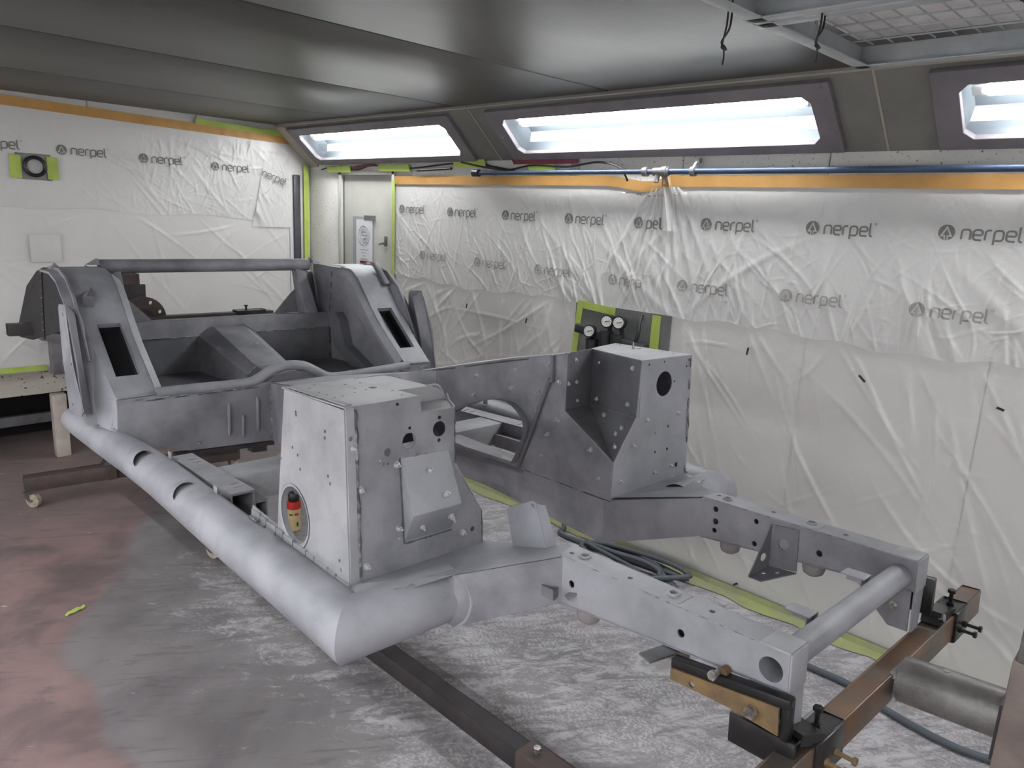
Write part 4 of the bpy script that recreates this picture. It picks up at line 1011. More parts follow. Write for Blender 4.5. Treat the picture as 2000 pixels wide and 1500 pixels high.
# cross member and the two boxes beside the sills
MB().bar((-.6, 2.20, -.028), (.6, 2.20, -.028), .14, .086).build('cross_member', PP, CAR, bevel=.005)
for s in (-1, 1):
    hs = [[(s * u, v + dv, .017) for u, v in ((.560, 2.02), (.590, 2.02), (.590, 2.027), (.560, 2.027))] for dv in (0, .035, .33, .37)]
    lb = MB().hollow_bar((s * .585, 1.975, -.028), (s * .585, 2.45, -.028), .07, .086).build('jacking_box', PR, CAR)
    MB().plate([(s * .55, 1.972, .017), (s * .62, 1.972, .017), (s * .62, 2.47, .017), (s * .55, 2.47, .017)], .003, hs).build('jacking_plate', PP, CAR)
    MB().hollow_bar((s * .527, 1.985, -.05), (s * .527, 2.13, -.05), .042, .05).build('side_box', PR, CAR)

# floor edge rail under the heelboard and dark brackets
MB().bar((-.50, 2.815, -.072), (-.11, 2.815, -.092), .03, .014).bar((-.42, 2.83, -.085), (-.26, 2.83, -.095), .03, .03).bar((-.20, 2.83, -.10), (-.14, 2.83, -.105), .05, .034).build('floor_edge', M['dark_beam'], CAR)

# ------------------------------------------------ footwell boxes
# left box
Z0, Z1 = -.024, .381
V0, V1 = 1.31, 1.60
ell = [(-.627, 1.562 + .070 * math.cos(a * PI / 14) , .075 + .071 * math.sin(a * PI / 14)) for a in range(28)]
MB().plate([(-.627, V0, Z0), (-.627, V0, Z1 - .004), (-.627, 1.585, Z1), (-.627, 1.612, .25), (-.627, 1.645, .09), (-.627, 1.66, .0)], .003,
           [ell] + [((-.627, v, z), .0042) for v, z in ((1.395, .315), (1.397, .300), (1.53, .335), (1.53, .328), (1.555, .245), (1.53, .232), (1.52, .20), (1.388, .215), (1.38, .20), (1.62, .205), (1.35, .03), (1.345, .01))]).build('footwell_side', PP, CAR)
mb = MB(); rim = [Vector(p) for p in ell]; n = len(rim); c0 = sum(rim, Vector()) / n
mb.add([tuple(p) for p in rim] + [tuple(c0 + (p - c0) * 1.13 + Vector((-.004, 0, 0))) for p in rim] + [tuple(p + Vector((.012, 0, 0))) for p in rim], [(i, (i + 1) % n, n + (i + 1) % n, n + i) for i in range(n)] + [(i, (i + 1) % n, 2 * n + (i + 1) % n, 2 * n + i) for i in range(n)])
mb.build('hole_rim', PP, CAR, smooth=True)
front = [(-.627, V0, Z0), (-.627, V0, Z1), (-.435, V0, Z1 + .003), (-.433, V0, .343), (-.338, V0, .341), (-.337, V0, .203), (-.300, V0, .14), (-.254, V0, .072), (-.248, V0, .02), (-.251, V0, Z0)]
fh = [((-.383, V0, .298), .0185), ((-.467, V0, .284), .0185), ((-.525, V0, .268), .0095)] + [((u, V0, z), r) for u, z, r in ((-.497, .372, .004), (-.537, .243, .003), (-.525, .242, .003), (-.465, .313, .004), (-.47, .258, .004), (-.382, .325, .005), (-.384, .271, .005), (-.283, .027, .0075), (-.60, .365, .003), (-.36, .06, .003))]
fp = MB().plate(front, .003, fh).build('footwell_front', PR, CAR)
MB().plate([(-.627, V0 - .004, Z0), (-.627, V0 - .004, Z1), (-.608, V0 - .004, Z1), (-.606, V0 - .004, Z0)], .003, [((-.618, V0 - .004, .315), .005)]).build('corner_flange', PP, fp)
weld_line(fp, (-.605, V0 - .005, .37), (-.603, V0 - .005, -.02), 13, .003, gap=.3)
weld_line(fp, (-.627, V0 - .004, Z0 - .002), (-.25, V0 - .004, Z0 - .002), 12, .003, gap=.2)
for u, z in ((-.614, .293), (-.596, .197), (-.586, .018), (-.499, .085), (-.349, .066), (-.315, .026), (-.502, .235)): plug(fp, (u, V0 - .002, z), (0, -1, 0), 1.0)
for u, z in ((-.545, .252), (-.47, .155), (-.50, .06)): plug(fp, (u, V0, z), (0, -1, .2), .45)
seam(fp, (-.604, V0 - .003, .375), (-.602, V0 - .003, -.02), 6, .0036)
seam(fp, (-.627, V0 - .003, Z0 + .001), (-.255, V0 - .003, Z0 + .001), 6, .0022)
seam(fp, (-.494, V0 - .002, .247), (-.486, V0 - .002, .045), 5, .0026, .05); seam(fp, (-.484, V0 - .002, .043), (-.349, V0 - .002, .043), 5, .0018)
seam(fp, (-.337, V0 - .001, .338), (-.337, V0 - .001, .205), 5, .0016); seam(fp, (-.254, V0 - .001, .07), (-.251, V0 - .001, Z0), 4, .0018)
seam(CAR, (-.629, 1.40, Z0 + .012), (-.629, 1.66, .008), 6, .0034, .3)
seam(CAR, (-.606, V0 + .02, Z1 + .002), (-.606, 1.52, Z1 + .002), 4, .0018); seam(CAR, (-.620, V0 + .01, Z1 + .0005), (-.622, 1.58, Z1), 5, .002)
# wedge shaped housing on the front
A = [(-.492, V0, .25), (-.356, V0, .245)]; B_ = [(-.497, 1.254, .127), (-.363, 1.250, .128)]; C_ = [(-.484, V0, .045), (-.349, V0, .046)]
wd = MB().add(A + B_ + C_, [(0, 1, 3, 2), (2, 3, 5, 4), (0, 2, 4), (1, 5, 3)]).build('wedge_housing', PL_, CAR, bevel=.002)
plug(wd, (-.425, 1.29, .212), (0, -.9, .4), .8); plug(wd, (-.40, 1.262, .155), (0, -.9, .4), 1.); plug(wd, (-.452, 1.285, .085), (0, -.85, -.5), 1.0); plug(wd, (-.375, 1.275, .092), (0, -.85, -.5), 1.)
weld_line(wd, (-.494, V0 - .002, .25), (-.355, V0 - .002, .245), 7, .0022)
# top and notch of the left box
th = [((u, v, Z1), .004) for u, v in ((-.554, 1.58), (-.583, 1.548), (-.589, 1.49), (-.588, 1.456), (-.59, 1.416), (-.501, 1.48), (-.49, 1.45), (-.526, 1.438), (-.568, 1.42), (-.492, 1.541), (-.455, 1.533), (-.45, 1.40), (-.46, 1.345))] + [((-.463, 1.463, Z1), .011)]
tp = MB().plate([(-.627, V0, Z1), (-.435, V0, Z1), (-.435, V1, Z1), (-.627, V1, Z1)], .003, th).build('footwell_top', PP, CAR)
MB().bar((-.612, V0 + .01, Z1 + .003), (-.612, 1.57, Z1 + .003), .016, .004).build('top_flange', PP, tp, bevel=.001)
mb = MB(); cvp = [(-.435, Z1), (-.345, Z1 - .001), (-.315, Z1 - .008), (-.295, Z1 - .024), (-.285, Z1 - .048), (-.282, Z1 - .08)]; k = len(cvp)
mb.add([(u, 1.405, z) for u, z in cvp] + [(u, V1, z) for u, z in cvp], [(i, i + 1, k + i + 1, k + i) for i in range(k - 1)])
mb.add([(u, 1.405, z) for u, z in cvp] + [(-.435, 1.405, .30)], [tuple(range(k + 1))])
mb.build('footwell_top', PP, CAR, smooth=True, angle=30)
MB().plate([(-.435, V0, .342), (-.337, V0, .341), (-.283, 1.405, .341), (-.435, 1.405, .342)], .003).build('notch_shelf', PP, CAR)
MB().plate([(-.435, V0, .342), (-.435, V0, Z1), (-.435, 1.405, Z1), (-.435, 1.405, .342)], .003).build('notch_wall', PR, CAR)
MB().tube(smoothpath([(-.338, V0, .345), (-.30, 1.38, .345), (-.283, 1.41, .352), (-.285, 1.412, Z1 - .04), (-.31, 1.41, Z1 - .004), (-.345, 1.408, Z1)], 4), .003, 6).build('edge_bead', PP, CAR, smooth=True)
MB().add([(-.337, V0, .341), (-.337, V0, .203), (-.254, V0, .072), (-.251, V0, Z0), (-.25, V1, Z0), (-.25, V1, .34), (-.283, 1.405, .341)], [(0, 1, 6), (1, 2, 5, 6), (2, 3, 4, 5)]).build('footwell_inner', PR, CAR)
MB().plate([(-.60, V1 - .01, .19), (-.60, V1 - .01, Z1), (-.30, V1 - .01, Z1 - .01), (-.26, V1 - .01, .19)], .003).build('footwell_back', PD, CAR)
# gusset plate over sill, rail and box foot
for s in (-1, 1):
    MB().add([(s * .65, 1.34, -.020), (s * .25, 1.34, -.022), (s * .25, 1.0, .0705), (s * .3035, .977, .0705), (s * .4655, 1.149, .0175), (s * .64, 1.235, -.024)], [(1, 2, 4), (2, 3, 4), (1, 4, 0), (4, 5, 0)]).build('top_gusset', PL_, CAR)
    # jagged weld flange along the sill
    mb = MB(); v = 1.30
    while v < 1.78:
        l = random.uniform(.03, .07); z = -.024 + (v - 1.31) * .082
        mb.box((s * .632, v + l / 2, z + .004), (.006, l * .92, .022 + random.uniform(0, .006))); mb.box((s * .641, v + l / 2, z - .004), (.016, l * .9, .004)); v += l
    mb.build('sill_flange', PP, CAR)
    weld_line(CAR, (s * .648, 1.30, -.018), (s * .648, 1.78, .016), 14, .0035, gap=.25)
    weld_line(CAR, (s * .62, 1.222, -.006), (s * .47, 1.160, .0165), 9, .0014, gap=.3)
    weld_line(CAR, (s * .70, 2.86, .056), (s * .692, 2.80, .056), 3, .003)
MB().bar((-.625, 1.66, .004), (-.63, 1.80, .022), .003, .03, up=(0, 0, 1)).build('sill_flange', PP, CAR)
# short bracket standing on the left outrigger
tb = MB().plate([(-.27, 1.165, .0), (-.27, 1.193, .106), (-.27, 1.186, .114), (-.27, 1.110, .150), (-.27, 1.098, .146), (-.27, 1.060, .045)], .003, [((-.27, 1.108, .139), .006)]).build('upright_bracket', PL_, CAR)
MB().plate([(-.27, 1.098, .146), (-.27, 1.060, .045), (-.245, 1.052, .045), (-.25, 1.09, .14)], .003).build('bracket_fold', PL_, tb)
MB().plate([(-.27, 1.165, .0), (-.27, 1.193, .106), (-.262, 1.205, .104), (-.262, 1.175, .0)], .003).build('bracket_fold', PL_, tb)

# right box with its pocket
a_, b_, c_, d_ = Vector((.371, V0, .384)), Vector((.355, V0, .212)), Vector((.254, V0, .091)), Vector((.246, V0, Z0))
tc_, vt_ = Vector((.45, 1.581, .385)), Vector((.45, 1.578, .196))
r1_, r2_ = Vector((.25, 1.509, .396)), Vector((.25, 1.513, .218))
fhR = [[(.485 + .040 * math.cos(a * PI / 14), V0, .302 + .039 * math.sin(a * PI / 14)) for a in range(28)]] + [((u, V0, z), r) for u, z, r in ((.405, .37, .004), (.481, .371, .004), (.538, .304, .004), (.516, .162, .005), (.454, .089, .005), (.517, .088, .005), (.571, .025, .0085), (.60, .345, .004), (.612, .365, .004), (.618, .2, .004), (.45, .15, .003))]
fpR = MB().plate([d_, c_, b_, a_, (.627, V0, .379), (.627, V0, Z0)], .003, fhR).build('footwell_front', PL_, CAR)
weld_line(fpR, (.62, V0 - .003, .37), (.62, V0 - .003, -.01), 12, .003, gap=.35)
seam(fpR, (.622, V0 - .003, .36), (.622, V0 - .003, .0), 7, .003, .35); seam(fpR, (.25, V0 - .003, Z0), (.62, V0 - .003, Z0), 6, .0024); seam(CAR, (.2475, V0, Z0 - .002), (.2475, 1.68, -.014), 7, .0022, .2)
for u, z in ((.405, .2), (.34, .13), (.565, .197), (.454, .022), (.541, .026), (.283, .03)): plug(fpR, (u, V0 - .002, z), (0, -1, 0), .9)
tr = MB().plate([a_, (.627, V0, .380), (.645, 1.64, .380), (.50, 1.60, .384), tc_], .003, [((.39, 1.335, .3835), .006), ((.6, 1.36, .380), .005), ((.61, 1.33, .380), .004), ((.62, 1.6, .380), .007), ((.59, 1.4, .380), .004)]).build('footwell_top', PP, CAR)
MB().plate([(.56, 1.50, .383), (.60, 1.49, .383), (.59, 1.53, .383)], .002).cyl((.575, 1.505, .38), (0, 0, 1), .005, .025, 8, .002).build('latch_stud', M['zinc'], tr)
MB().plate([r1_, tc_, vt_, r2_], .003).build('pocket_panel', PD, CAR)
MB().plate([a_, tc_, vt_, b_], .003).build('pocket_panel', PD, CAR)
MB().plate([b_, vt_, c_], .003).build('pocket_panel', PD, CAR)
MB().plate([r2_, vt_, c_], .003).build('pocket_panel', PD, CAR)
lp = MB().plate([r2_, c_, d_, (.25, 1.70, Z0 + .012), (.25, 1.515, .37)], .003).build('footwell_inner', PR, CAR)
for p, q in ((c_, b_), (r2_, c_), (b_, vt_), (a_, b_), (r1_, r2_), (tc_, vt_)):
    MB().tube([p, q], .0022, 6).build('folded_edge', PP if (p is c_ or q is c_) else PR, CAR)
for v, z in ((1.533, .183), (1.576, .128), (1.598, .055), (1.393, .116), (1.354, .038), (1.531, .303)): plug(lp, (.248, v, z), (-1, 0, 0), 1.)
def onp(a, b, c, i, j): return a + (b - a) * i + (c - a) * j
for i, j in ((.35, .15), (.4, .55), (.45, .9), (.1, .55)): plug(CAR, onp(r1_, tc_, r2_, i, j) + Vector((0, -.003, 0)), (-.25, -1, 0), .9)
for i, j in ((.15, .85), (.18, .2), (.85, .85), (.85, .15)): plug(CAR, onp(b_, a_, vt_, i if False else j, i) + Vector((-.003, 0, 0)), (-1, -.2, 0), .9)
for i, j in ((.15, .25), (.45, .35), (.30, .55), (.7, .2)): plug(CAR, onp(vt_, c_, b_, i, j) + Vector((-.002, -.001, .003)), (-.6, -.2, .7), .9)
MB().add([(.627, V0, Z0), (.627, V0, .379), (.645, 1.64, .379), (.645, 1.66, 0)], [(0, 1, 2, 3)]).build('footwell_side', PR, CAR)
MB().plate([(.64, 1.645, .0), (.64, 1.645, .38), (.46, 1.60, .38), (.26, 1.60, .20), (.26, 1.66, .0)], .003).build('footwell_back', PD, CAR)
# tunnel panel with the big arched hole
ah = [(2.066, -.002), (2.064, .103), (1.993, .147), (1.898, .184), (1.815, .204), (1.743, .205), (1.694, .183), (1.666, .15), (1.665, .111), (1.691, .052), (1.725, -.002)]
ahp = [Vector((.25, v, z)) for v, z in ah]
for s in (-1, 1):
    mir = lambda ps: [(p[0] * s, p[1], p[2]) for p in ps]
    top_ = [(.25, 1.50, .396), (.25, 1.75, .352), (.25, 2.0, .300), (.25, 2.28, .238)]
    tpn = MB().plate(mir([(.25, 2.28, -.014)] + list(reversed(top_)) + [(.25, 1.505, .2), (.25, 1.70, -.014)]), .003, [mir(ahp[:1] + ahp[1:])]).build('tunnel_panel', PR, CAR)
    if s < 0: continue
    sm = smoothpath([ahp[i] for i in range(10)] + [ahp[10]], 4); n = len(sm)
    MB().add([tuple(p) for p in sm] + [tuple(p + Vector((-.026, .004, 0))) for p in sm], [(i, i + 1, n + i + 1, n + i) for i in range(n - 1)]).build('hole_flange', PL_, tpn, smooth=True)
    A = [Vector(p) for p in top_]
    MB().add([tuple(p + Vector((-.004, 0, -.003))) for p in A] + [tuple(p + Vector((.022, 0, .004))) for p in A], [(i, i + 1, 5 + i, 4 + i) for i in range(3)]).build('top_flange', PP, tpn)
    MB().hexa([(.25, 2.28, -.010), (.25, 1.69, -.010), (.29, 1.69, -.008), (.29, 2.28, -.008)], [(.25, 2.28, -.047), (.25, 1.69, -.034), (.254, 1.69, -.034), (.254, 2.28, -.047)]).build('floor_ledge', PP, tpn)
    MB().bar((.246, 1.705, -.01), (.246, 1.565, .31), .012, .016, up=(1, 0, 0)).bar((.246, 1.555, .3), (.246, 1.555, .385), .012, .02, up=(1, 0, 0)).build('edge_strip', PD, tpn)
    seam(tpn, (.246, 1.716, -.008), (.246, 1.574, .31), 8, .0028, .15); seam(tpn, (.247, 1.60, .374), (.247, 2.26, .238), 8, .002, .35)
    weld_line(tpn, (.242, 1.712, -.005), (.242, 1.57, .31), 10, .003, gap=.3)
    MB().bar((.247, 2.24, .24), (.247, 2.235, .0), .004, .006, up=(1, 0, 0)).build('edge_strip', PL_, tpn)
    for v, z in ((1.929, .268), (1.731, .314), (1.576, .35), (1.747, .252), (1.945, .197), (1.622, .259), (1.617, .199), (2.177, .211)): plug(tpn, (.248, v, z), (-1, 0, 0), 1.)
MB().plate([(.258, 1.30, Z0 - .004), (.258, 1.72, Z0 + .004), (.33, 1.72, Z0 + .004), (.33, 1.30, Z0 - .004)], .003).build('foot_flange', PL_, CAR)
weld_line(CAR, (.247, 1.32, -.024), (.247, 1.68, -.014), 9, .0025, gap=.5)
weld_line(CAR, (.25, V0 - .004, -.026), (.62, V0 - .004, -.026), 12, .003, gap=.25)

# front cross tube and its lugs
ct = MB().pipe((-.3045, .50, .027), (.302, .50, .027), .0245, .0025, 28).build('front_cross_tube', PL_, CAR, smooth=True, angle=60)
for x in (-.105, .135):
    mb = MB().box((x, .548, .046), (.036, .05, .003)).box((x + .017, .548, .034), (.003, .05, .026)).box((x, .530, .034), (.034, .003, .026)).build('tube_lug', PL_, ct, bevel=.0008)
# rail brackets
MB().plate([(.246, .79, .055), (.246, .73, .060), (.246, .728, -.045), (.246, .80, -.055)], .003, [((.246, .765, .012), .014)]).build('steering_bracket', PD, CAR)
MB().plate([(.246, .80, .055), (.17, .81, -.062), (.246, .80, -.055)], .003, [((.222, .803, -.025), .012)]).plate([(.246, .80, -.055), (.17, .81, -.062), (.165, .775, -.062), (.246, .728, -.048)], .003, [((.205, .79, -.058), .006), ((.225, .765, -.055), .006)]).build('steering_bracket', PD, CAR)
for p in ((.247, .60, .0), (.247, .505, -.045)): bolt(CAR, p, (-1, 0, 0), 1.1)
MB().bar((-.305, .99, -.012), (-.335, .975, -.008), .003, .022).box((-.338, .99, -.006), (.004, .034, .024)).bar((-.318, .955, -.012), (-.30, .945, .0), .02, .004).build('hose_bracket', PD, CAR)
MB().bar((-.275, .69, -.022), (-.362, .715, -.026), .034, .004).build('flat_tab', M['zinc'], CAR)

# ================================================================ rotisserie
CM = Matrix.Translation(CAR.location) @ CAR.rotation_euler.to_matrix().to_4x4()
ROT = thing('rotisserie', 'brown steel car rotisserie on castors with rusty front cross bar carrying the chassis', 'rotisserie', (1.49, 2.3, 0))
RI = Matrix.Translation(-ROT.location)
def rb(mb, nm, m, parent=None, local=True, **k):
    T = RI @ CM if local else RI
    mb.v = [tuple(T @ Vector(q)) for q in mb.v]
    return mb.build(nm, m, parent or ROT, **k)
def rbolt(p, n, s=1.6, m='bolt', parent=None, long=.02):
    n = Vector(n).normalized(); p = Vector(p)
    mb = MB(); o = orient(n)
    mb.v = []; mb.lathe([(.0055 * s, -.002), (.0055 * s, .006), (.003 * s, .006), (.003 * s, long), (.0058 * s, long), (.0058 * s, long + .005 * s)], 6)
    mb.v = [tuple(o @ Vector(q) + p) for q in mb.v]
    return rb(mb, 'clamp_bolt', M[m], parent)
# front cross bar, under the rail ends (car axes)
BZ, BY = -.130, .452
fb_ = rb(MB().hollow_bar((-.46, BY, BZ), (.605, BY, BZ), .044, .060, .004), 'front_cross_bar', M['rust'], bevel=.002)
for u0, u1 in ((-.27, -.165), (.415, .49)):
    sl = rb(MB().hollow_bar((u0, BY, BZ), (u1, BY, BZ), .056, .072, .005), 'sliding_clamp', M['satin_black'], bevel=.0015)
    um = (u0 + u1) / 2
    rbolt((um, BY, BZ + .036), (0, 0, 1), 1.5, 'bolt_dark', sl, .03)
    for d in (-.018, .02): rbolt((um + d, BY - .028, BZ - .008), (0, -1, 0), 1.3, 'bolt_dark' if u0 > 0 else 'rustplate', sl, .03)
# left hand mounting: black channel along the rail foot with a rusty plate
lm_ = rb(MB().hexa([(-.310, .680, -.022), (-.310, .452, .004), (-.310, .452, -.015), (-.310, .680, -.041)], [(-.328, .680, -.024), (-.328, .452, .002), (-.328, .452, -.015), (-.328, .680, -.041)]).hexa([(-.306, .466, .0), (-.306, .452, .0), (-.306, .452, -.075), (-.306, .466, -.075)], [(-.326, .466, .0), (-.326, .452, .0), (-.326, .452, -.075), (-.326, .466, -.075)]), 'mount_channel', M['satin_black'], bevel=.001)
rp1 = rb(MB().plate([(-.329, .678, -.041), (-.329, .468, -.016), (-.329, .466, -.066), (-.329, .56, -.060), (-.329, .678, -.063)], .005, [((-.329, .632, -.053), .006)]), 'rusty_plate', M['rustplate'], lm_)
rbolt((-.332, .512, -.042), (-1, 0, 0), 1.9, 'bolt', lm_, .004)
rb(MB().hollow_bar((-.295, .56, -.102), (-.295, .44, -.102), .055, .055, .005), 'mount_stub', M['satin_black'], bevel=.002)
rb(MB().bar((-.295, .468, -.075), (-.24, .455, -.09), .06, .02), 'mount_stub', M['satin_black'])
rbolt((-.316, .585, -.012), (-1, 0, .15), 1.6, 'bolt', lm_, .022)
rb(MB().cyl((-.306, .578, -.008), (-1, 0, 0), .009, .016, 8), 'threaded_nut', M['rust'], lm_)
# right hand mounting
rmn = rb(MB().bar((.318, .60, -.03), (.318, .45, -.03), .016, .085).bar((.33, .455, -.02), (.33, .455, -.10), .03, .03), 'mount_channel', M['satin_black'], bevel=.001)
rb(MB().bar((.335, .455, -.085), (.43, .455, -.105), .04, .03), 'mount_stub', M['satin_black'])
rbolt((.345, .446, -.085), (0, -1, .2), 1.8, 'bolt', rmn, .006)
# spit pipe and front post
rb(MB().pipe((.10, .422, -.122), (.10, .235, -.112), .046, .005, 32).cyl((.10, .35, -.074), (0, 0, 1), .006, .003, 8), 'spit_pipe', M['steel_tube'], smooth=True, angle=50)
rb(MB().bar((.075, .43, -.10), (.075, .43, -.16), .012, .014, up=(0, 1, 0)).bar((.06, .43, -.103), (.13, .43, -.103), .012, .012), 'weld_bead', M['weld'])
pm = lambda x, y, z: (x, y, z)
rb(MB().hollow_bar((1.497, .108, .12), (1.497, .108, 1.012), .11, .12, .006, up=(0, 1, 0)), 'front_post', M['post'], local=False, bevel=.002)
rb(MB().hollow_bar((1.497, .112, .9), (1.497, .112, 1.45), .104, .102, .006, up=(0, 1, 0)), 'inner_post', M['steel_tube'], local=False, bevel=.002)
rb(MB().bar((1.50, .169, .86), (1.50, .174, .86), .09, .11, up=(0, 0, 1)), 'bearing_plate', M['dark_beam'], local=False)
# floor spine
rb(MB().hollow_bar((1.492, -.1, .085), (1.492, 1.32, .085), .085, .085, .005), 'floor_spine', M['brown'], local=False, bevel=.002)
rb(MB().hollow_bar((1.492, 1.20, .085), (1.492, 4.6, .085), .068, .068, .005), 'inner_spine', M['dark_beam'], local=False, bevel=.006)
mb = MB().lathe([(.011, .0), (.011, .006), (.006, .006), (.006, .012), (.012, .012), (.012, .022)], 6, Matrix.Translation((1.492, 1.27, .127))); rb(mb, 'spine_bolt', M['bolt'], local=False)
# rear base, post and spit head
def castor(x, y, ang=0.):
    c = rb(MB().bar((x, y, .082), (x, y, .09), .06, .06, up=(0, 1, 0)), 'castor_plate', M['zinc'], local=False)
    a = Vector((math.cos(ang), math.sin(ang), 0)); b = Vector((-a.y, a.x, 0)); w0 = Vector((x, y, .042)) + b * -.02
    mb = MB()
    mb.tube([w0 - a * .014, w0 - a * .012, w0 + a * .012, w0 + a * .014], [.034, .041, .041, .034], 24)
    rb(mb, 'castor_wheel', M['castor'], c, local=False, smooth=True, angle=35)
    mb = MB()
    for sgn in (-1, 1): mb.hexa([w0 + a * sgn * .018 + Vector((0, 0, -.008)), w0 + a * sgn * .021 + Vector((0, 0, -.008)), Vector((x, y, .082)) + a * sgn * .021, Vector((x, y, .082)) + a * sgn * .018],
                                [w0 + a * sgn * .018 + b * .02 + Vector((0, 0, -.004)), w0 + a * sgn * .021 + b * .02 + Vector((0, 0, -.004)), Vector((x, y, .082)) + a * sgn * .021 + b * .03, Vector((x, y, .082)) + a * sgn * .018 + b * .03])
    mb.tube([w0 - a * .024, w0 + a * .024], .008, 10)
    rb(mb, 'castor_fork', M['zinc'], c, local=False)
rb(MB().hollow_bar((.915, 4.66, .128), (2.085, 4.50, .128), .08, .08, .005), 'rear_base_beam', M['brown'], local=False, bevel=.002)
castor(.93, 4.62, .6); castor(2.05, 4.52, .2); castor(1.42, 3.40, .3); castor(1.40, .35, .3)
rb(MB().bar((1.44, 3.40, .095), (1.49, 3.40, .095), .06, .012), 'castor_bracket', M['brown'], local=False)
rb(MB().hexa([(1.30, 4.59, .168), (1.36, 4.57, .168), (1.43, 4.60, .30), (1.40, 4.62, .30)], [(1.30, 4.64, .168), (1.36, 4.64, .168), (1.43, 4.66, .30), (1.40, 4.66, .30)]), 'post_brace', M['dark_beam'], local=False)
rb(MB().bar((1.33, 4.555, .125), (1.33, 4.53, .125), .05, .06), 'base_joint', M['brown'], local=False)
rb(MB().hollow_bar((1.515, 4.62, .168), (1.515, 4.62, 1.29), .11, .09, .006, up=(0, 1, 0)), 'rear_post', M['brown'], local=False, bevel=.003)
rb(MB().bar((1.53, 4.56, 1.09), (1.53, 4.56, 1.23), .12, .02, up=(0, 1, 0)), 'post_collar', M['dark_beam'], local=False)
dc = rb(MB().plate([(1.485 + .118 * math.cos(a * PI / 16), 4.30, 1.072 + .118 * math.sin(a * PI / 16)) for a in range(32)], .012,
                  [((1.485 + .092 * math.cos(k * PI / 4 + .35), 4.30, 1.072 + .092 * math.sin(k * PI / 4 + .35)), .011) for k in range(8)]), 'flange_disc', M['rust'] if False else M['brown'], local=False)
rb(MB().tube([(1.485, 4.28, 1.072), (1.485, 4.57, 1.072)], .05, 20), 'spit_shaft', M['dark_beam'], local=False, smooth=True)
rbar = rb(MB().hollow_bar((.842, 4.30, 1.055), (2.22, 4.26, 1.052), .058, .058, .004), 'rear_cross_bar', M['dark_beam'], local=False, bevel=.002)
sl = rb(MB().hollow_bar((1.99, 4.267, 1.053), (2.17, 4.262, 1.053), .075, .075, .006), 'sliding_clamp', M['satin_black'], local=False, bevel=.002)
rb(MB().cyl((2.06, 4.265, 1.09), (0, 0, 1), .006, .028, 8).cyl((2.06, 4.265, 1.112), (0, 0, 1), .011, .008, 6), 'clamp_bolt', M['bolt_dark'], sl, local=False)
for x in (1.12, 1.86): rb(MB().bar((x, 4.24, 1.03), (x + .02, 3.72, 1.06), .05, .05), 'rear_arm', M['dark_beam'], local=False)

# grey lifting post by the far wall, partly behind the left arch
t = thing('lift_post', 'grey steel post with clamp against the far wall, partly behind the left wheel arch', 'post', (1.295, 5.300, .60))
MB().hollow_bar((0, 0, 0), (0, 0, .26), .085, .07, .006, up=(0, 1, 0)).build('post', M['greypost'], t, bevel=.003)
MB().box((.03, -.05, .06), (.05, .03, .08)).cyl((.03, -.06, .07), (0, -1, 0), .024, .02, 14).build('clamp', M['pipegrey'], t, bevel=.002)
MB().bar((-.09, -.01, .25), (.05, -.01, .22), .06, .05).build('cap_block', M['greypost'], t, bevel=.004)

# ================================================================ loose things on the floor
t = thing('squeeze_bottle', 'cream squeeze bottle with red collar and black cap on the floor under the chassis', 'bottle', (1.895, 3.44, 0))
MB().lathe([(.030, 0), (.034, .004), (.036, .03), (.034, .075), (.036, .12), (.035, .135)], 24).build('body', M['cream_plastic'], t, smooth=True)
MB().lathe([(.0375, .125), (.0375, .150), (.034, .165), (.026, .168)], 24).build('collar', M['redplastic'], t, smooth=True)
MB().lathe([(.026, .166), (.030, .170), (.030, .200), (.024, .212), (.012, .216), (.010, .228), (.004, .230)], 24).build('cap', M['blackplastic'], t, smooth=True)
vd = Vector((-.45, -.9, 0)).normalized(); sd = Vector((vd.y * -1, vd.x, 0))
def lab(a, z, wd, ht, m, nm):
    v_ = []
    for k in range(5):
        th = a + (k - 2) * wd / .036 / 4
        d = vd * math.cos(th) + sd * math.sin(th)
        v_ += [tuple(d * .0366 + Vector((0, 0, z - ht / 2))), tuple(d * .0366 + Vector((0, 0, z + ht / 2)))]
    MB().add(v_, [(2 * k, 2 * k + 2, 2 * k + 3, 2 * k + 1) for k in range(4)]).build(nm, m, t)
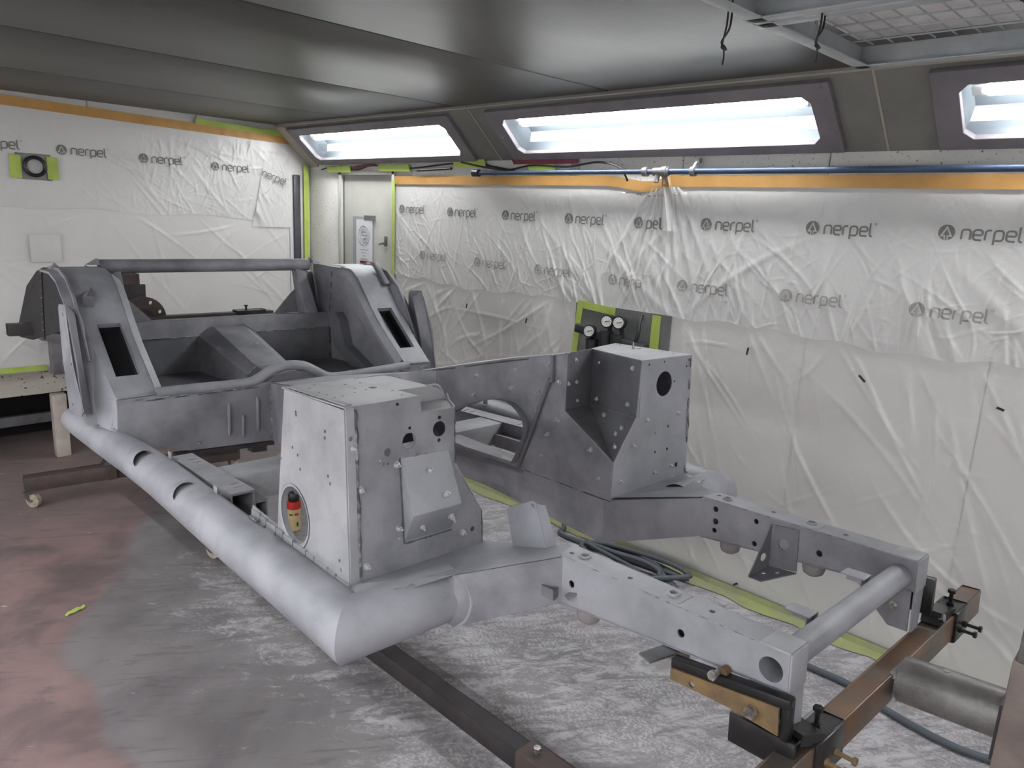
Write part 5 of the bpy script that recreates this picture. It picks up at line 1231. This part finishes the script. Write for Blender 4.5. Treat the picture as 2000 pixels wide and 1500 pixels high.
lab(.35, .098, .022, .014, M['redplastic'], 'red_label'); lab(-.5, .096, .02, .008, M['wire'], 'black_mark'); lab(.45, .04, .010, .024, M['wire'], 'black_mark')

def coil(cx, cy, a, b, rot, z, n=36, ph=0):
    return [(cx + a * math.cos(2 * PI * k / n + ph) * math.cos(rot) - b * math.sin(2 * PI * k / n + ph) * math.sin(rot),
             cy + a * math.cos(2 * PI * k / n + ph) * math.sin(rot) + b * math.sin(2 * PI * k / n + ph) * math.cos(rot), z + .003 * math.sin(k)) for k in range(n)]
hp = [(3.04, 2.50, .30), (3.05, 2.52, .12), (3.03, 2.48, .02), (2.96, 2.40, .014)]
c1 = coil(2.93, 1.98, .27, .12, 1.72, .014, 18, 3.3)
c2 = coil(2.92, 2.0, .22, .115, 1.6, .034, 18, 3.2)
c3 = coil(2.94, 1.95, .29, .10, 1.75, .052, 18, 3.2)
hpath = hp + c1[1:] + c2 + c3[:-3] + [(2.90, 2.2, .06), (2.92, 2.05, .062), (2.97, 1.86, .05), (2.94, 1.72, .016), (2.88, 1.62, .014), (2.82, 1.45, .014), (2.79, 1.25, .014), (2.775, 1.0, .014), (2.775, .8, .014), (2.72, .65, .014), (2.69, .44, .014), (2.72, .30, .014), (2.80, .1, .014), (2.9, -.2, .014)]
tag(MB().tube(smoothpath(hpath, 4), .013, 10).build('air_hose', M['hose'], smooth=True), 'dark grey air hose coiled on the floor by the wall and trailing to the front', 'hose')
def scrap(x, y, rot, l, wd, m, name, label, cat, curl=.012, group=None):
    n = 7; v_ = []
    for k in range(n):
        f = k / (n - 1) - .5
        ww = wd * (1 - abs(f) * 1.2) / 2
        z = .003 + curl * abs(math.sin(k * 1.3)) * .6
        v_ += [(f * l, -ww, z), (f * l, ww, z + curl * .4)]
    o = MB().add(v_, [(2 * k, 2 * k + 2, 2 * k + 3, 2 * k + 1) for k in range(n - 1)]).build(name, M[m], smooth=True)
    o.location = (x, y, 0); o.rotation_euler = (0, 0, rot)
    return tag(o, label, cat, group)
scrap(.775, 3.26, .35, .085, .022, 'green', 'tape_scrap', 'twisted scrap of lime tape lying on the reddish floor at the lower left', 'tape scrap')
